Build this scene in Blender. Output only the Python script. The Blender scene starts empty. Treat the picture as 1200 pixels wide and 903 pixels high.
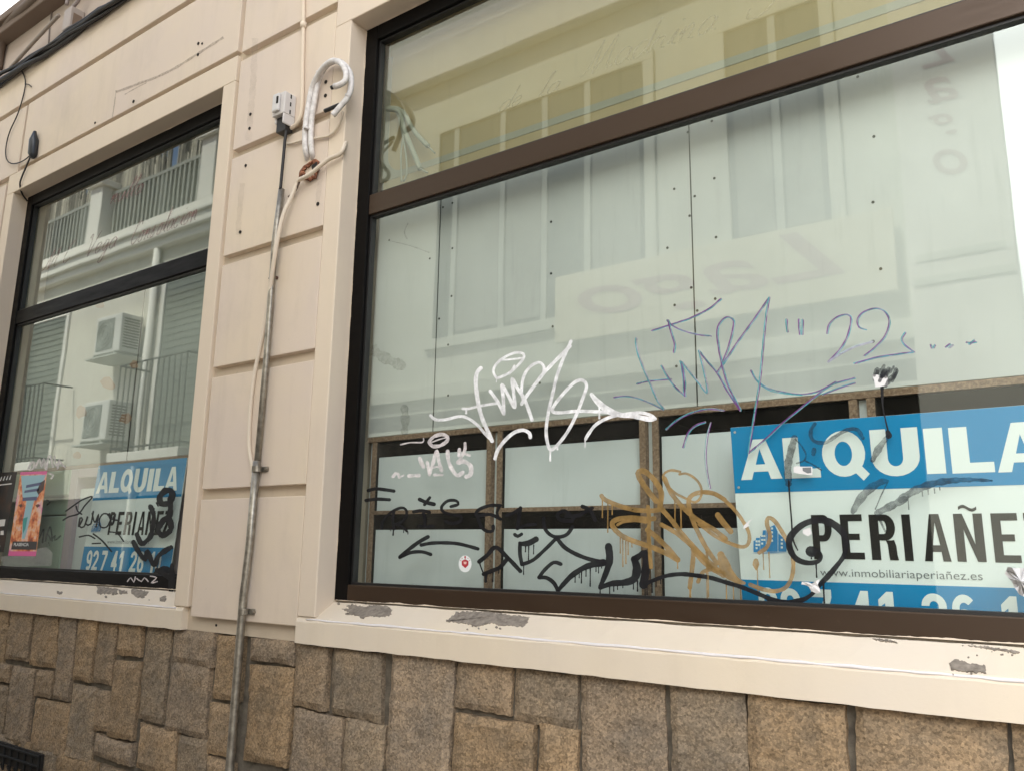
import bpy, bmesh, math, random
from mathutils import Vector, Matrix
random.seed(7)
S = bpy.context.scene
COL = S.collection

# ------------------------------------------------------------------ camera
R = ((0.81628991, 0.57743449, 0.01549793),
     (-0.10369021, 0.17286992, -0.97947146),
     (-0.56825973, 0.79792569, 0.20098627))
F = 960.0
CAM = Vector((0.0, -2.0, 1.6))
cd = bpy.data.cameras.new('camera'); cam = bpy.data.objects.new('camera', cd); COL.objects.link(cam)
cd.sensor_width = 36.0; cd.lens = 36.0 * F / 1200.0; cd.clip_start = 0.02; cd.clip_end = 500
M = Matrix(((R[0][0], -R[1][0], -R[2][0], CAM.x), (R[0][1], -R[1][1], -R[2][1], CAM.y),
            (R[0][2], -R[1][2], -R[2][2], CAM.z), (0, 0, 0, 1)))
cam.matrix_world = M
S.camera = cam
# ------------------------------------------------------------------ light
SUN_EL, SUN_AZ = math.radians(59), math.radians(-24)      # azimuth from +Y towards +X
w = bpy.data.worlds.new('World'); S.world = w; w.use_nodes = True
nt = w.node_tree
sky = nt.nodes.new('ShaderNodeTexSky'); sky.sky_type = 'NISHITA'; sky.sun_disc = False
sky.sun_elevation = SUN_EL; sky.sun_rotation = SUN_AZ; sky.air_density = 1.0; sky.dust_density = 3.0
bg = nt.nodes['Background']; bg.inputs['Strength'].default_value = 0.13
tc = nt.nodes.new('ShaderNodeTexCoord'); cn = nt.nodes.new('ShaderNodeTexNoise'); cn.inputs['Scale'].default_value = 2.6; cn.inputs['Detail'].default_value = 6
nt.links.new(tc.outputs['Generated'], cn.inputs['Vector'])
dp = nt.nodes.new('ShaderNodeVectorMath'); dp.operation = 'DOT_PRODUCT'; dp.inputs[1].default_value = (0.32, -0.83, 0.46)
nt.links.new(tc.outputs['Generated'], dp.inputs[0])
ad = nt.nodes.new('ShaderNodeMath'); ad.operation = 'MULTIPLY_ADD'; ad.inputs[1].default_value = 1.6; nt.links.new(dp.outputs['Value'], ad.inputs[0]); nt.links.new(cn.outputs['Fac'], ad.inputs[2])
cr = nt.nodes.new('ShaderNodeValToRGB'); cr.color_ramp.elements[0].position = 0.0; cr.color_ramp.elements[1].position = 1.0; mr_ = nt.nodes.new('ShaderNodeMapRange'); mr_.inputs[1].default_value = 1.75; mr_.inputs[2].default_value = 2.05; nt.links.new(ad.outputs[0], mr_.inputs[0]); nt.links.new(mr_.outputs[0], cr.inputs[0])
cm = nt.nodes.new('ShaderNodeMix'); cm.data_type = 'RGBA'; nt.links.new(cr.outputs[0], cm.inputs[0]); nt.links.new(sky.outputs[0], cm.inputs[6]); cm.inputs[7].default_value = (34.0, 34.0, 34.0, 1)   # bright sky lobe added for glare in the right pane, lights facade too
dp2 = nt.nodes.new('ShaderNodeVectorMath'); dp2.operation = 'DOT_PRODUCT'; dp2.inputs[1].default_value = (-0.80, 0.32, 0.50); nt.links.new(tc.outputs['Generated'], dp2.inputs[0])
m2_ = nt.nodes.new('ShaderNodeMapRange'); m2_.inputs[1].default_value = 0.86; m2_.inputs[2].default_value = 0.97; nt.links.new(dp2.outputs['Value'], m2_.inputs[0])
cm2 = nt.nodes.new('ShaderNodeMix'); cm2.data_type = 'RGBA'; nt.links.new(m2_.outputs[0], cm2.inputs[0]); nt.links.new(cm.outputs[2], cm2.inputs[6]); cm2.inputs[7].default_value = (11, 11, 11, 1)
nt.links.new(cm2.outputs[2], bg.inputs[0])
sd = bpy.data.lights.new('sun', 'SUN'); sd.energy = 4.6; sd.angle = math.radians(0.5); sd.color = (1.0, 0.96, 0.90)
so = bpy.data.objects.new('sun', sd); COL.objects.link(so)
dirv = Vector((math.sin(SUN_AZ) * math.cos(SUN_EL), math.cos(SUN_AZ) * math.cos(SUN_EL), math.sin(SUN_EL)))
so.rotation_euler = dirv.to_track_quat('Z', 'Y').to_euler(); so.location = dirv * 30
S.view_settings.view_transform = 'Standard'; S.view_settings.look = 'None'
S.view_settings.gamma = 1.0; S.view_settings.use_curve_mapping = False
S.view_settings.exposure = 0.93
S.render.engine = 'CYCLES'
try:
    S.cycles.use_denoising = True; S.cycles.denoiser = 'OPENIMAGEDENOISE'
except Exception: pass
S.cycles.max_bounces = 10; S.cycles.diffuse_bounces = 5; S.cycles.glossy_bounces = 4
S.cycles.transparent_max_bounces = 24; S.cycles.caustics_reflective = False; S.cycles.caustics_refractive = False
S.cycles.sample_clamp_indirect = 6.0

# ------------------------------------------------------------------ helpers
GF = 0.110            # outer face of the glass
def ray(px, py):
    a, b, c = (px - 600) / F, (py - 451.5) / F, 1.0
    return Vector((R[0][0]*a + R[1][0]*b + R[2][0]*c, R[0][1]*a + R[1][1]*b + R[2][1]*c, R[0][2]*a + R[1][2]*b + R[2][2]*c))
def at(px, py, Y):                       # point of the plane y = Y seen at a photo pixel
    v = ray(px, py); return CAM + v * ((Y - CAM.y) / v.y)
def at_plane(px, py, p0, n):
    v = ray(px, py); return CAM + v * ((p0 - CAM).dot(n) / v.dot(n))
def opp(px, py, Dv=5.8):                 # point across the street that the glass mirrors at that pixel
    v = ray(px, py); p = CAM + v * (Dv / v.y); return Vector((p.x, 2 * GF - p.y, p.z))

def tag(o, label=None, cat=None, group=None, kind=None):
    if label: o['label'] = label
    if cat: o['category'] = cat
    if group: o['group'] = group
    if kind: o['kind'] = kind
    return o
def empty(name, loc, label, cat, group=None):
    o = bpy.data.objects.new(name, None); COL.objects.link(o); o.location = loc; o.empty_display_size = 0.05
    return tag(o, label, cat, group)

class MB:
    def __init__(s): s.v = []; s.f = []; s.c = []
    def add(s, vs, fs, col=None):
        n = len(s.v); s.v += [tuple(v) for v in vs]; s.f += [tuple(i + n for i in f) for f in fs]
        s.c += [col] * len(fs)
    def box(s, x0, x1, y0, y1, z0, z1, col=None):
        v = [(x0,y0,z0),(x1,y0,z0),(x1,y1,z0),(x0,y1,z0),(x0,y0,z1),(x1,y0,z1),(x1,y1,z1),(x0,y1,z1)]
        s.add(v, [(0,3,2,1),(4,5,6,7),(0,1,5,4),(1,2,6,5),(2,3,7,6),(3,0,4,7)], col)
    def poly(s, pts, n=None, t=0.0):     # planar polygon, optionally extruded by t along n
        k = len(pts)
        if t == 0: s.add(pts, [tuple(range(k))]); return
        n = Vector(n); b = [Vector(p) + n * t for p in pts]
        s.add(list(pts) + b, [tuple(range(k)), tuple(reversed(range(k, 2*k)))] + [(i, k+i, k+(i+1) % k, (i+1) % k) for i in range(k)])
    def tube(s, path, r, n=10, cap=True):
        P = [Vector(p) for p in path]; k = len(P)
        rr = r if isinstance(r, (list, tuple)) else [r] * k
        up = Vector((0, 1, 0.01)); vs = []
        for i, p in enumerate(P):
            t = (P[min(i+1, k-1)] - P[max(i-1, 0)]).normalized()
            a = t.cross(up)
            if a.length < 1e-3: a = t.cross(Vector((1, 0, 0)))
            a.normalize(); b = t.cross(a).normalized()
            for j in range(n):
                an = 2 * math.pi * j / n
                vs.append(p + a * (math.cos(an) * rr[i]) + b * (math.sin(an) * rr[i]))
        fs = [(i*n + j, i*n + (j+1) % n, (i+1)*n + (j+1) % n, (i+1)*n + j) for i in range(k-1) for j in range(n)]
        if cap: fs += [tuple(range(n)), tuple(reversed(range((k-1)*n, k*n)))]
        s.add(vs, fs)
    def build(s, name, mat, parent=None, bevel=0, smooth=False, seg=2):
        me = bpy.data.meshes.new(name); me.from_pydata(s.v, [], s.f); me.update()
        bm = bmesh.new(); bm.from_mesh(me); bmesh.ops.recalc_face_normals(bm, faces=bm.faces); bm.to_mesh(me); bm.free()
        o = bpy.data.objects.new(name, me); COL.objects.link(o)
        for m in (mat if isinstance(mat, list) else [mat]): me.materials.append(m)
        if parent:
            o.parent = parent
            pw = Matrix.Identity(4); q = parent
            while q: pw = q.matrix_basis @ pw if q.parent is None else q.matrix_parent_inverse @ q.matrix_basis @ pw; q = q.parent
            o.matrix_parent_inverse = pw.inverted()
        if smooth:
            for p in me.polygons: p.use_smooth = True
        if bevel:
            md = o.modifiers.new('bevel', 'BEVEL'); md.width = bevel; md.segments = seg; md.limit_method = 'ANGLE'
        return o

def spline(pts, step=3.0):
    """Catmull-Rom through the points; extra values of each point are interpolated too."""
    if len(pts) < 3: 
        a, b = pts[0], pts[-1]; n = max(2, int(math.dist(a[:2], b[:2]) / step))
        return [tuple(a[k] + (b[k] - a[k]) * i / n for k in range(len(a))) for i in range(n + 1)]
    out = []
    for i in range(len(pts) - 1):
        p0 = pts[max(i-1, 0)]; p1 = pts[i]; p2 = pts[i+1]; p3 = pts[min(i+2, len(pts)-1)]
        n = max(2, int(math.dist(p1[:2], p2[:2]) / step))
        for j in range(n):
            t = j / n
            out.append(tuple(0.5 * (2*p1[k] + (p2[k]-p0[k])*t + (2*p0[k]-5*p1[k]+4*p2[k]-p3[k])*t*t + (3*p1[k]-p0[k]-3*p2[k]+p3[k])*t**3) for k in range(len(p1))))
    out.append(tuple(pts[-1])); return out

# ------------------------------------------------------------------ materials
def mat(name, rgb, rough=0.6, metal=0.0, spec=0.5):
    m = bpy.data.materials.new(name); m.use_nodes = True
    b = m.node_tree.nodes['Principled BSDF']
    b.inputs['Base Color'].default_value = (*rgb, 1); b.inputs['Roughness'].default_value = rough
    b.inputs['Metallic'].default_value = metal; b.inputs['Specular IOR Level'].default_value = spec
    return m
def nd(m, t, **kw):
    n = m.node_tree.nodes.new(t)
    for k, v in kw.items():
        if k in n.inputs: n.inputs[k].default_value = v
        else: setattr(n, k, v)
    return n
def lk(m, a, b): m.node_tree.links.new(a, b)
def coords(m, scale=(1, 1, 1), rot=(0, 0, 0)):
    g = nd(m, 'ShaderNodeNewGeometry'); mp = nd(m, 'ShaderNodeMapping')
    mp.inputs['Scale'].default_value = scale; mp.inputs['Rotation'].default_value = rot
    lk(m, g.outputs['Position'], mp.inputs['Vector']); return mp.outputs[0]
def noise(m, scale, detail=4, rough=0.55, sc=(1, 1, 1)):
    n = nd(m, 'ShaderNodeTexNoise'); n.inputs['Scale'].default_value = scale; n.inputs['Detail'].default_value = detail
    n.inputs['Roughness'].default_value = rough; lk(m, coords(m, sc), n.inputs['Vector']); return n.outputs['Fac']
def ramp(m, fac, stops):
    r = nd(m, 'ShaderNodeValToRGB'); e = r.color_ramp.elements
    while len(e) < len(stops): e.new(0.5)
    for i, (p, c) in enumerate(stops):
        e[i].position = p; e[i].color = (*c, 1) if len(c) == 3 else c
    lk(m, fac, r.inputs[0]); return r.outputs[0]
def mix(m, fac, a, b, mode='MIX'):
    n = nd(m, 'ShaderNodeMix', data_type='RGBA', blend_type=mode)
    for sock, val in ((n.inputs[0], fac), (n.inputs[6], a), (n.inputs[7], b)):
        if hasattr(val, 'is_linked'): lk(m, val, sock)
        elif isinstance(val, (int, float)): sock.default_value = val
        else: sock.default_value = (*val, 1)
    return n.outputs[2]
def bump(m, h, strength, dist=0.01):
    b = nd(m, 'ShaderNodeBump'); b.inputs['Strength'].default_value = strength; b.inputs['Distance'].default_value = dist
    lk(m, h, b.inputs['Height']); lk(m, b.outputs[0], m.node_tree.nodes['Principled BSDF'].inputs['Normal'])
def setc(m, c): lk(m, c, m.node_tree.nodes['Principled BSDF'].inputs['Base Color'])
g3 = lambda v: (v, v, v)

def plaster(name, a, b, dirt=0.5):
    m = mat(name, a, 0.75, spec=0.3)
    c = mix(m, ramp(m, noise(m, 1.6, 5), [(0.35, g3(0)), (0.68, g3(1))]), a, b)
    st = ramp(m, noise(m, 5.0, 6, 0.65, (1.9, 1.9, 0.28)), [(0.52, g3(0)), (0.78, g3(1))])
    c = mix(m, mix(m, 1.0, st, g3(0.26 * dirt), 'MULTIPLY'), c, (0.36, 0.29, 0.22))
    gr = ramp(m, noise(m, 2.3, 7, 0.68, (1.0, 1, 0.8)), [(0.52, g3(0)), (0.70, g3(1))])
    c = mix(m, mix(m, 1.0, gr, g3(0.34 * dirt), 'MULTIPLY'), c, (0.44, 0.38, 0.33))
    sp = ramp(m, noise(m, 46, 3), [(0.70, g3(0)), (0.76, g3(1))])
    c = mix(m, mix(m, 1.0, sp, g3(0.25 * dirt), 'MULTIPLY'), c, (0.30, 0.25, 0.20))
    setc(m, c)
    h = mix(m, 0.35, noise(m, 9, 5), noise(m, 120, 3)); bump(m, h, 0.22, 0.004)
    return m
M_panel = plaster('painted_plaster', (0.650, 0.550, 0.470), (0.695, 0.588, 0.455), 0.75)
M_trim = plaster('cream_trim_plaster', (0.71, 0.605, 0.475), (0.67, 0.57, 0.465), 0.35)
M_back = plaster('joint_plaster', (0.60, 0.51, 0.40), (0.54, 0.45, 0.345), 1.0)
M_upper = plaster('upper_plaster', (0.50, 0.42, 0.36), (0.44, 0.36, 0.31), 0.8)
M_sill = plaster('sill_plaster', (0.71, 0.61, 0.47), (0.67, 0.59, 0.49), 0.3)
M_arris = mat('worn_white_paint', (0.74, 0.70, 0.70), 0.6)
M_cement = mat('bare_cement', (0.24, 0.205, 0.165), 0.95)
setc(M_cement, ramp(M_cement, noise(M_cement, 60, 5), [(0.3, (0.15, 0.125, 0.10)), (0.7, (0.31, 0.27, 0.225))])); bump(M_cement, noise(M_cement, 130, 3), 0.6, 0.004)

M_stone = mat('rough_granite', (0.3, 0.25, 0.2), 0.85, spec=0.3)
_at = nd(M_stone, 'ShaderNodeAttribute', attribute_name='tint')
vor = nd(M_stone, 'ShaderNodeTexVoronoi'); vor.inputs['Scale'].default_value = 165; lk(M_stone, coords(M_stone), vor.inputs['Vector'])
sep = nd(M_stone, 'ShaderNodeSeparateColor'); lk(M_stone, vor.outputs['Color'], sep.inputs[0])
grain = mix(M_stone, 0.32, noise(M_stone, 210, 5, 0.75), sep.outputs[0])
gc = ramp(M_stone, grain, [(0.24, (0.42, 0.40, 0.38)), (0.46, (0.84, 0.84, 0.84)), (0.66, (1.22, 1.2, 1.16)), (0.84, (1.75, 1.7, 1.6))])
blot = ramp(M_stone, noise(M_stone, 9, 5), [(0.3, (0.74, 0.75, 0.78)), (0.7, (1.15, 1.08, 1.0))])
rust = ramp(M_stone, noise(M_stone, 5, 5, 0.6), [(0.60, g3(0)), (0.80, g3(0.18))])
cst = mix(M_stone, 1.0, mix(M_stone, 1.0, _at.outputs['Color'], gc, 'MULTIPLY'), blot, 'MULTIPLY')
cst = mix(M_stone, rust, cst, mix(M_stone, 1.0, cst, (1.3, 0.95, 0.62), 'MULTIPLY')); setc(M_stone, cst)
bump(M_stone, mix(M_stone, 0.5, noise(M_stone, 150, 4, 0.7), noise(M_stone, 45, 4)), 0.85, 0.007)
M_mortar = mat('dark_mortar', (0.13, 0.11, 0.085), 0.95)
setc(M_mortar, ramp(M_mortar, noise(M_mortar, 25, 5), [(0.3, (0.075, 0.064, 0.05)), (0.7, (0.18, 0.155, 0.12))])); bump(M_mortar, noise(M_mortar, 80, 4), 0.6, 0.005)

def alu(name, rgb, rough=0.34, metal=0.55, spec=0.5):
    m = mat(name, rgb, rough, metal, spec)
    b = m.node_tree.nodes['Principled BSDF']
    lk(m, ramp(m, noise(m, 12, 5, 0.6, (0.4, 1, 3)), [(0.3, g3(rough - 0.06)), (0.75, g3(rough + 0.14))]), b.inputs['Roughness'])
    c = mix(m, ramp(m, noise(m, 30, 4), [(0.70, g3(0)), (0.76, g3(0.25))]), rgb, tuple(min(1, v * 1.8 + 0.01) for v in rgb)); setc(m, c)
    return m
M_alu = alu('brown_anodised_aluminium', (0.050, 0.031, 0.019), 0.38, 0.35, 0.35)
M_alu2 = alu('shaded_black_aluminium', (0.0035, 0.003, 0.0028), 0.45, 0.0, 0.10)  # near-black also stands in for dim reflection on the wide window's brown stiles
M_gasket = mat('black_gasket', (0.012, 0.011, 0.011), 0.5)

def glass(name):
    m = bpy.data.materials.new(name); m.use_nodes = True; t = m.node_tree; t.nodes.clear()
    out = nd(m, 'ShaderNodeOutputMaterial'); tr = nd(m, 'ShaderNodeBsdfTransparent'); gl = nd(m, 'ShaderNodeBsdfGlossy')
    tr.inputs[0].default_value = (0.89, 0.93, 0.905, 1); gl.inputs['Roughness'].default_value = 0.018
    gl.inputs[0].default_value = (0.93, 0.99, 0.93, 1)
    fr = nd(m, 'ShaderNodeFresnel'); fr.inputs['IOR'].default_value = 1.52
    mu = nd(m, 'ShaderNodeMath', operation='MULTIPLY'); mu.inputs[1].default_value = 2.0; mu.use_clamp = True
    lk(m, fr.outputs[0], mu.inputs[0])
    geo = nd(m, 'ShaderNodeNewGeometry'); inv = nd(m, 'ShaderNodeMath', operation='SUBTRACT'); inv.inputs[0].default_value = 1.0
    lk(m, geo.outputs['Backfacing'], inv.inputs[1])
    m2 = nd(m, 'ShaderNodeMath', operation='MULTIPLY'); lk(m, mu.outputs[0], m2.inputs[0]); lk(m, inv.outputs[0], m2.inputs[1])
    bp = nd(m, 'ShaderNodeBump'); bp.inputs['Strength'].default_value = 0.08; bp.inputs['Distance'].default_value = 0.004
    lk(m, noise(m, 2.2, 1), bp.inputs['Height']); lk(m, bp.outputs[0], gl.inputs['Normal'])
    mx = nd(m, 'ShaderNodeMixShader'); lk(m, m2.outputs[0], mx.inputs[0]); lk(m, tr.outputs[0], mx.inputs[1]); lk(m, gl.outputs[0], mx.inputs[2])
    df = nd(m, 'ShaderNodeBsdfDiffuse'); df.inputs[0].default_value = (0.62, 0.60, 0.54, 1)
    du = ramp(m, noise(m, 3.2, 6, 0.62, (1, 1, 0.45)), [(0.40, g3(0.0)), (0.78, g3(0.020))])
    mx2 = nd(m, 'ShaderNodeMixShader'); lk(m, du, mx2.inputs[0]); lk(m, mx.outputs[0], mx2.inputs[1]); lk(m, df.outputs[0], mx2.inputs[2])
    lk(m, mx2.outputs[0], out.inputs[0]); return m
M_glass = glass('dusty_window_glass')
M_gback = bpy.data.materials.new('glass_edge'); M_gback.use_nodes = True; M_gback.node_tree.nodes.clear()
_o = nd(M_gback, 'ShaderNodeOutputMaterial'); _t = nd(M_gback, 'ShaderNodeBsdfTransparent'); _t.inputs[0].default_value = (0.97, 0.99, 0.975, 1); lk(M_gback, _t.outputs[0], _o.inputs[0])

def paint(name, rgb, cover=1.0, scuff=0.0, rough=0.45, scale=60):
    m = mat(name, rgb, rough, spec=0.18)
    setc(m, mix(m, ramp(m, noise(m, 34, 5, 0.65), [(0.36, g3(0)), (0.66, g3(1))]), tuple(v*0.72 for v in rgb), tuple(min(1, v*1.22+0.004) for v in rgb)))
    if cover < 1 or scuff > 0:
        b = m.node_tree.nodes['Principled BSDF']
        f = ramp(m, noise(m, scale, 6, 0.7, (1, 1, 1)), [(max(0.0, 0.5 - 0.28), g3(max(0, cover - scuff))), (0.5 + 0.22, g3(min(1, cover + scuff * 0.5)))])
        lk(m, f, b.inputs['Alpha'])
    return m
M_wpaint = paint('white_spray_paint', (0.80, 0.80, 0.82), 0.93, 0.12)
M_wfaint = paint('faint_white_spray_paint', (0.80, 0.74, 0.75), 0.75, 0.35)
M_bpaint = paint('black_marker_paint', (0.010, 0.010, 0.012), 0.97, 0.05)
M_bscuff = paint('scuffed_black_paint', (0.018, 0.020, 0.026), 0.66, 0.45, scale=38)
M_gold = paint('gold_marker_paint', (0.285, 0.178, 0.062), 0.82, 0.18, 0.35, 40)
M_purple = paint('purple_marker_ink', (0.13, 0.035, 0.17), 1.0, 0.12, scale=90)
M_teal = paint('teal_marker_ink', (0.05, 0.27, 0.31), 0.8, 0.35, scale=90)
M_lilac = paint('pale_lilac_marker_ink', (0.46, 0.46, 0.52), 0.55, 0.3, scale=90)
M_red = paint('faded_red_lettering', (0.36, 0.12, 0.13), 0.36, 0.3, scale=120)
M_etch = paint('etched_gold_lettering', (0.27, 0.25, 0.18), 0.22, 0.2, scale=120)

def board(name, a, b=None):
    m = mat(name, a, 0.7, spec=0.3); b = b or tuple(v * 0.9 for v in a)
    c = mix(m, ramp(m, noise(m, 2.5, 4), [(0.35, g3(0)), (0.65, g3(1))]), a, b)
    st = ramp(m, noise(m, 5, 5, 0.6, (6, 6, 0.5)), [(0.56, g3(0)), (0.8, g3(0.35))])
    setc(m, mix(m, st, c, tuple(v * 0.62 for v in a))); return m
M_board = board('white_backing_board', (0.465, 0.46, 0.45))
M_cream = board('cream_acrylic', (0.285, 0.218, 0.112), (0.265, 0.208, 0.11))
M_creamdk = board('pale_blue_stripe', (0.235, 0.222, 0.165))
M_front = board('white_laminate_front', (0.60, 0.62, 0.63))
M_chip = mat('raw_chipboard', (0.2, 0.13, 0.085), 0.9)
setc(M_chip, ramp(M_chip, noise(M_chip, 110, 4, 0.7), [(0.28, (0.085, 0.048, 0.03)), (0.5, (0.20, 0.125, 0.08)), (0.74, (0.38, 0.27, 0.19))]))
M_dark = mat('dark_interior', (0.035, 0.034, 0.032), 0.9)
M_cabin = mat('cabinet_gap_shade', (0.008, 0.0075, 0.007), 0.95, spec=0.1)
M_hole = mat('black_hole', (0.02, 0.017, 0.014), 1.0)
M_white = mat('white_print', (0.73, 0.76, 0.76), 0.5)
M_blue = mat('sign_blue', (0.001, 0.205, 0.45), 0.5, spec=0.2)
M_black = mat('black_print', (0.012, 0.011, 0.011), 0.6, spec=0.15)
M_grey = mat('grey_print', (0.16, 0.17, 0.18), 0.5)
M_logo = mat('logo_blue', (0.025, 0.22, 0.50), 0.5)
M_galv = mat('galvanised_steel', (0.34, 0.32, 0.28), 0.42, 0.75)
setc(M_galv, ramp(M_galv, noise(M_galv, 40, 4), [(0.3, (0.20, 0.18, 0.15)), (0.7, (0.40, 0.37, 0.31))]))
M_pvc = mat('white_pvc', (0.62, 0.59, 0.57), 0.5)
M_tape = mat('white_insulation_tape', (0.70, 0.67, 0.65), 0.55)
setc(M_tape, ramp(M_tape, noise(M_tape, 50, 4), [(0.3, (0.52, 0.49, 0.47)), (0.6, (0.74, 0.71, 0.69))])); bump(M_tape, noise(M_tape, 40, 3, 0.5, (1,1,3)), 0.25, 0.002)
M_rubber = mat('black_rubber', (0.014, 0.013, 0.013), 0.55)
M_cablew = mat('painted_cable', (0.66, 0.57, 0.46), 0.55)
M_brick = mat('broken_brick', (0.25, 0.09, 0.045), 0.95)
setc(M_brick, ramp(M_brick, noise(M_brick, 60, 5), [(0.3, (0.10, 0.035, 0.02)), (0.6, (0.30, 0.115, 0.055)), (0.8, (0.42, 0.24, 0.15))])); bump(M_brick, noise(M_brick, 55, 5), 1.0, 0.01)
M_iron = mat('black_iron', (0.012, 0.012, 0.0115), 0.7, 0.0, 0.2)

# ------------------------------------------------------------------ setting: street
def asphalt(name, a, b):
    m = mat(name, a, 0.9); setc(m, ramp(m, noise(m, 60, 5), [(0.3, a), (0.7, b)])); bump(m, noise(m, 90, 4), 0.5, 0.006); return m
g = MB(); g.add([(-60,-60,0),(60,-60,0),(60,60,0),(-60,60,0)], [(0,1,2,3)])
tag(g.build('ground', asphalt('ground_stone', (0.20,0.18,0.15), (0.30,0.27,0.23))), kind='structure')
g = MB(); g.add([(-40,-3.0,0.004),(40,-3.0,0.004),(40,-0.6,0.004),(-40,-0.6,0.004)], [(0,1,2,3)])
tag(g.build('street', asphalt('granite_paving', (0.19,0.175,0.155), (0.28,0.26,0.23))), kind='structure')
g = MB(); g.box(-40, 40, -0.6, 0.012, 0.002, 0.12); g.box(-40, 40, -3.57, -3.0, 0.002, 0.12)
tag(g.build('pavement', asphalt('pavement_slabs', (0.20,0.18,0.16), (0.28,0.255,0.22)), bevel=0.012), kind='structure')

# ------------------------------------------------------------------ the shop building
B = empty('shop_building', (0, 0, 0), 'cream plastered shop front with grooved blocks, stone base and two large display windows', 'building')
LW = (-5.13, -3.08, 1.43, 3.68)          # left window opening  x0 x1 z0 z1
RW = (-2.245, 0.55, 1.43, 3.69)          # right window opening
XL, XR, ZT = -8.0, 4.0, 4.57

core = MB()                               # wall core, 2 cm behind the face of the blocks
for (a, b) in ((XL, LW[0]-0.05), (LW[1]+0.05, RW[0]-0.05), (RW[1]+0.05, XR)): core.box(a, b, 0.027, 0.32, 1.285, ZT)
for q in (LW, RW):
    core.box(q[0]-0.05, q[1]+0.05, 0.027, 0.32, q[3]+0.05, ZT); core.box(q[0]-0.05, q[1]+0.05, 0.1, 0.32, 0.5, q[2]-0.002)
core.box(XL, XR, 0.06, 0.32, 0, 1.283)
core.build('wall', M_back, B)
pan = MB()
ZS = [(1.34, 1.795), (1.837, 2.298), (2.342, 2.79), (2.832, 3.285), (3.327, 3.765), (3.81, 4.253)]
def blocks(x0, x1, zs):
    for z0, z1 in zs: pan.box(x0, x1, 0.0, 0.035, z0, z1)
blocks(-2.962, -2.337, ZS)
blocks(XL, -5.118, [ZS[-1]]); blocks(XL, -5.245, ZS[:-1])
blocks(0.645, XR, ZS)
pan.box(-5.092, -2.995, 0.0, 0.035, 3.832, 4.253)
pan.box(-2.303, 0.64, 0.0, 0.035, 3.838, 4.253)
pan.box(XL, XR, -0.004, 0.035, 4.281, ZT)
pan.build('plaster_blocks', M_panel, B, bevel=0.003)
# upper part of the wall, cornice and roof
u = MB(); u.box(XL, XR, 0.03, 0.32, ZT+0.002, 4.9); u.build('upper_wall', M_upper, B)
u = MB(); u.box(-8, XR, -0.06, 0.34, 4.872, 4.93); u.box(-8, XR, -0.085, 0.34, 4.932, 4.985)
u.build('roof_eave', mat('eave_timber', (0.16, 0.115, 0.085), 0.8), B, bevel=0.008)
u = MB(); u.box(-8, XR, 0.0, 6.0, 4.99, 5.10); u.build('roof', mat('roof_tile', (0.34, 0.17, 0.10), 0.9), B)
u = MB(); u.box(XL, XL+0.2, 0.325, 6, 0, 4.985); u.box(XR-0.2, XR, 0.325, 6, 0, 4.985); u.box(XL+0.205, XR-0.205, 5.7, 6, 0, 4.985); u.box(-2.9, -2.7, 0.325, 5.695, 0, 4.985)
u.box(XL+0.205, -2.905, 0.325, 5.695, 0.9, 0.95); u.box(-2.695, XR-0.205, 0.325, 5.695, 0.9, 0.95)
u.build('interior_wall', M_dark, B)

# surrounds
def surround(q, dz):
    x0, x1, z0, z1 = q; m = MB(); wj = 0.09
    m.box(x0-wj, x0, 0, 0.20, 1.374, z1); m.box(x1, x1+wj, 0, 0.20, 1.374, z1)
    m.box(x0-wj, x1+wj, 0, 0.20, z1, z1+dz)
    return m.build('window_surround', M_trim, B, bevel=0.004)
surround(LW, 0.128); surround(RW, 0.125)
# sills: front band, sloping ledge, worn white arris
def sill(x0, x1):
    m = MB(); n = 60; pr = []
    rnd = random.Random(int(x0 * 100))
    prof = [(0.05, 1.285), (-0.004, 1.285), (-0.004, 1.358), (0.004, 1.372), (0.083, 1.424), (0.19, 1.428)]
    vs = []; 
    for i in range(n + 1):
        x = x0 + (x1 - x0) * i / n
        for j, (y, z) in enumerate(prof): vs.append((x, y + rnd.uniform(-.0012, .0012), z + rnd.uniform(-.0015, .0015)))
    k = len(prof)
    fs = [(i*k+j, (i+1)*k+j, (i+1)*k+j+1, i*k+j+1) for i in range(n) for j in range(k-1)]
    fs += [tuple(range(k)), tuple(reversed(range(n*k, n*k+k)))]
    m.add(vs, fs); o = m.build('window_sill', M_sill, B)
    a = MB(); a.tube([(x0 + 0.05 + (x1 - x0 - 0.1) * i / 80, 0.0004 + rnd.uniform(-.0006, .0006), 1.3662 + rnd.uniform(-.0012, .0012)) for i in range(81)], [0.0040 * rnd.uniform(0.6, 1.25) for _ in range(81)], 8)
    a.build('painted_edge', M_arris, o, smooth=True)
    return o
SILL_L = sill(-7.2 + 1.98, -3.045 + 0.03); SILL_R = sill(-2.335, 0.64)
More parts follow.
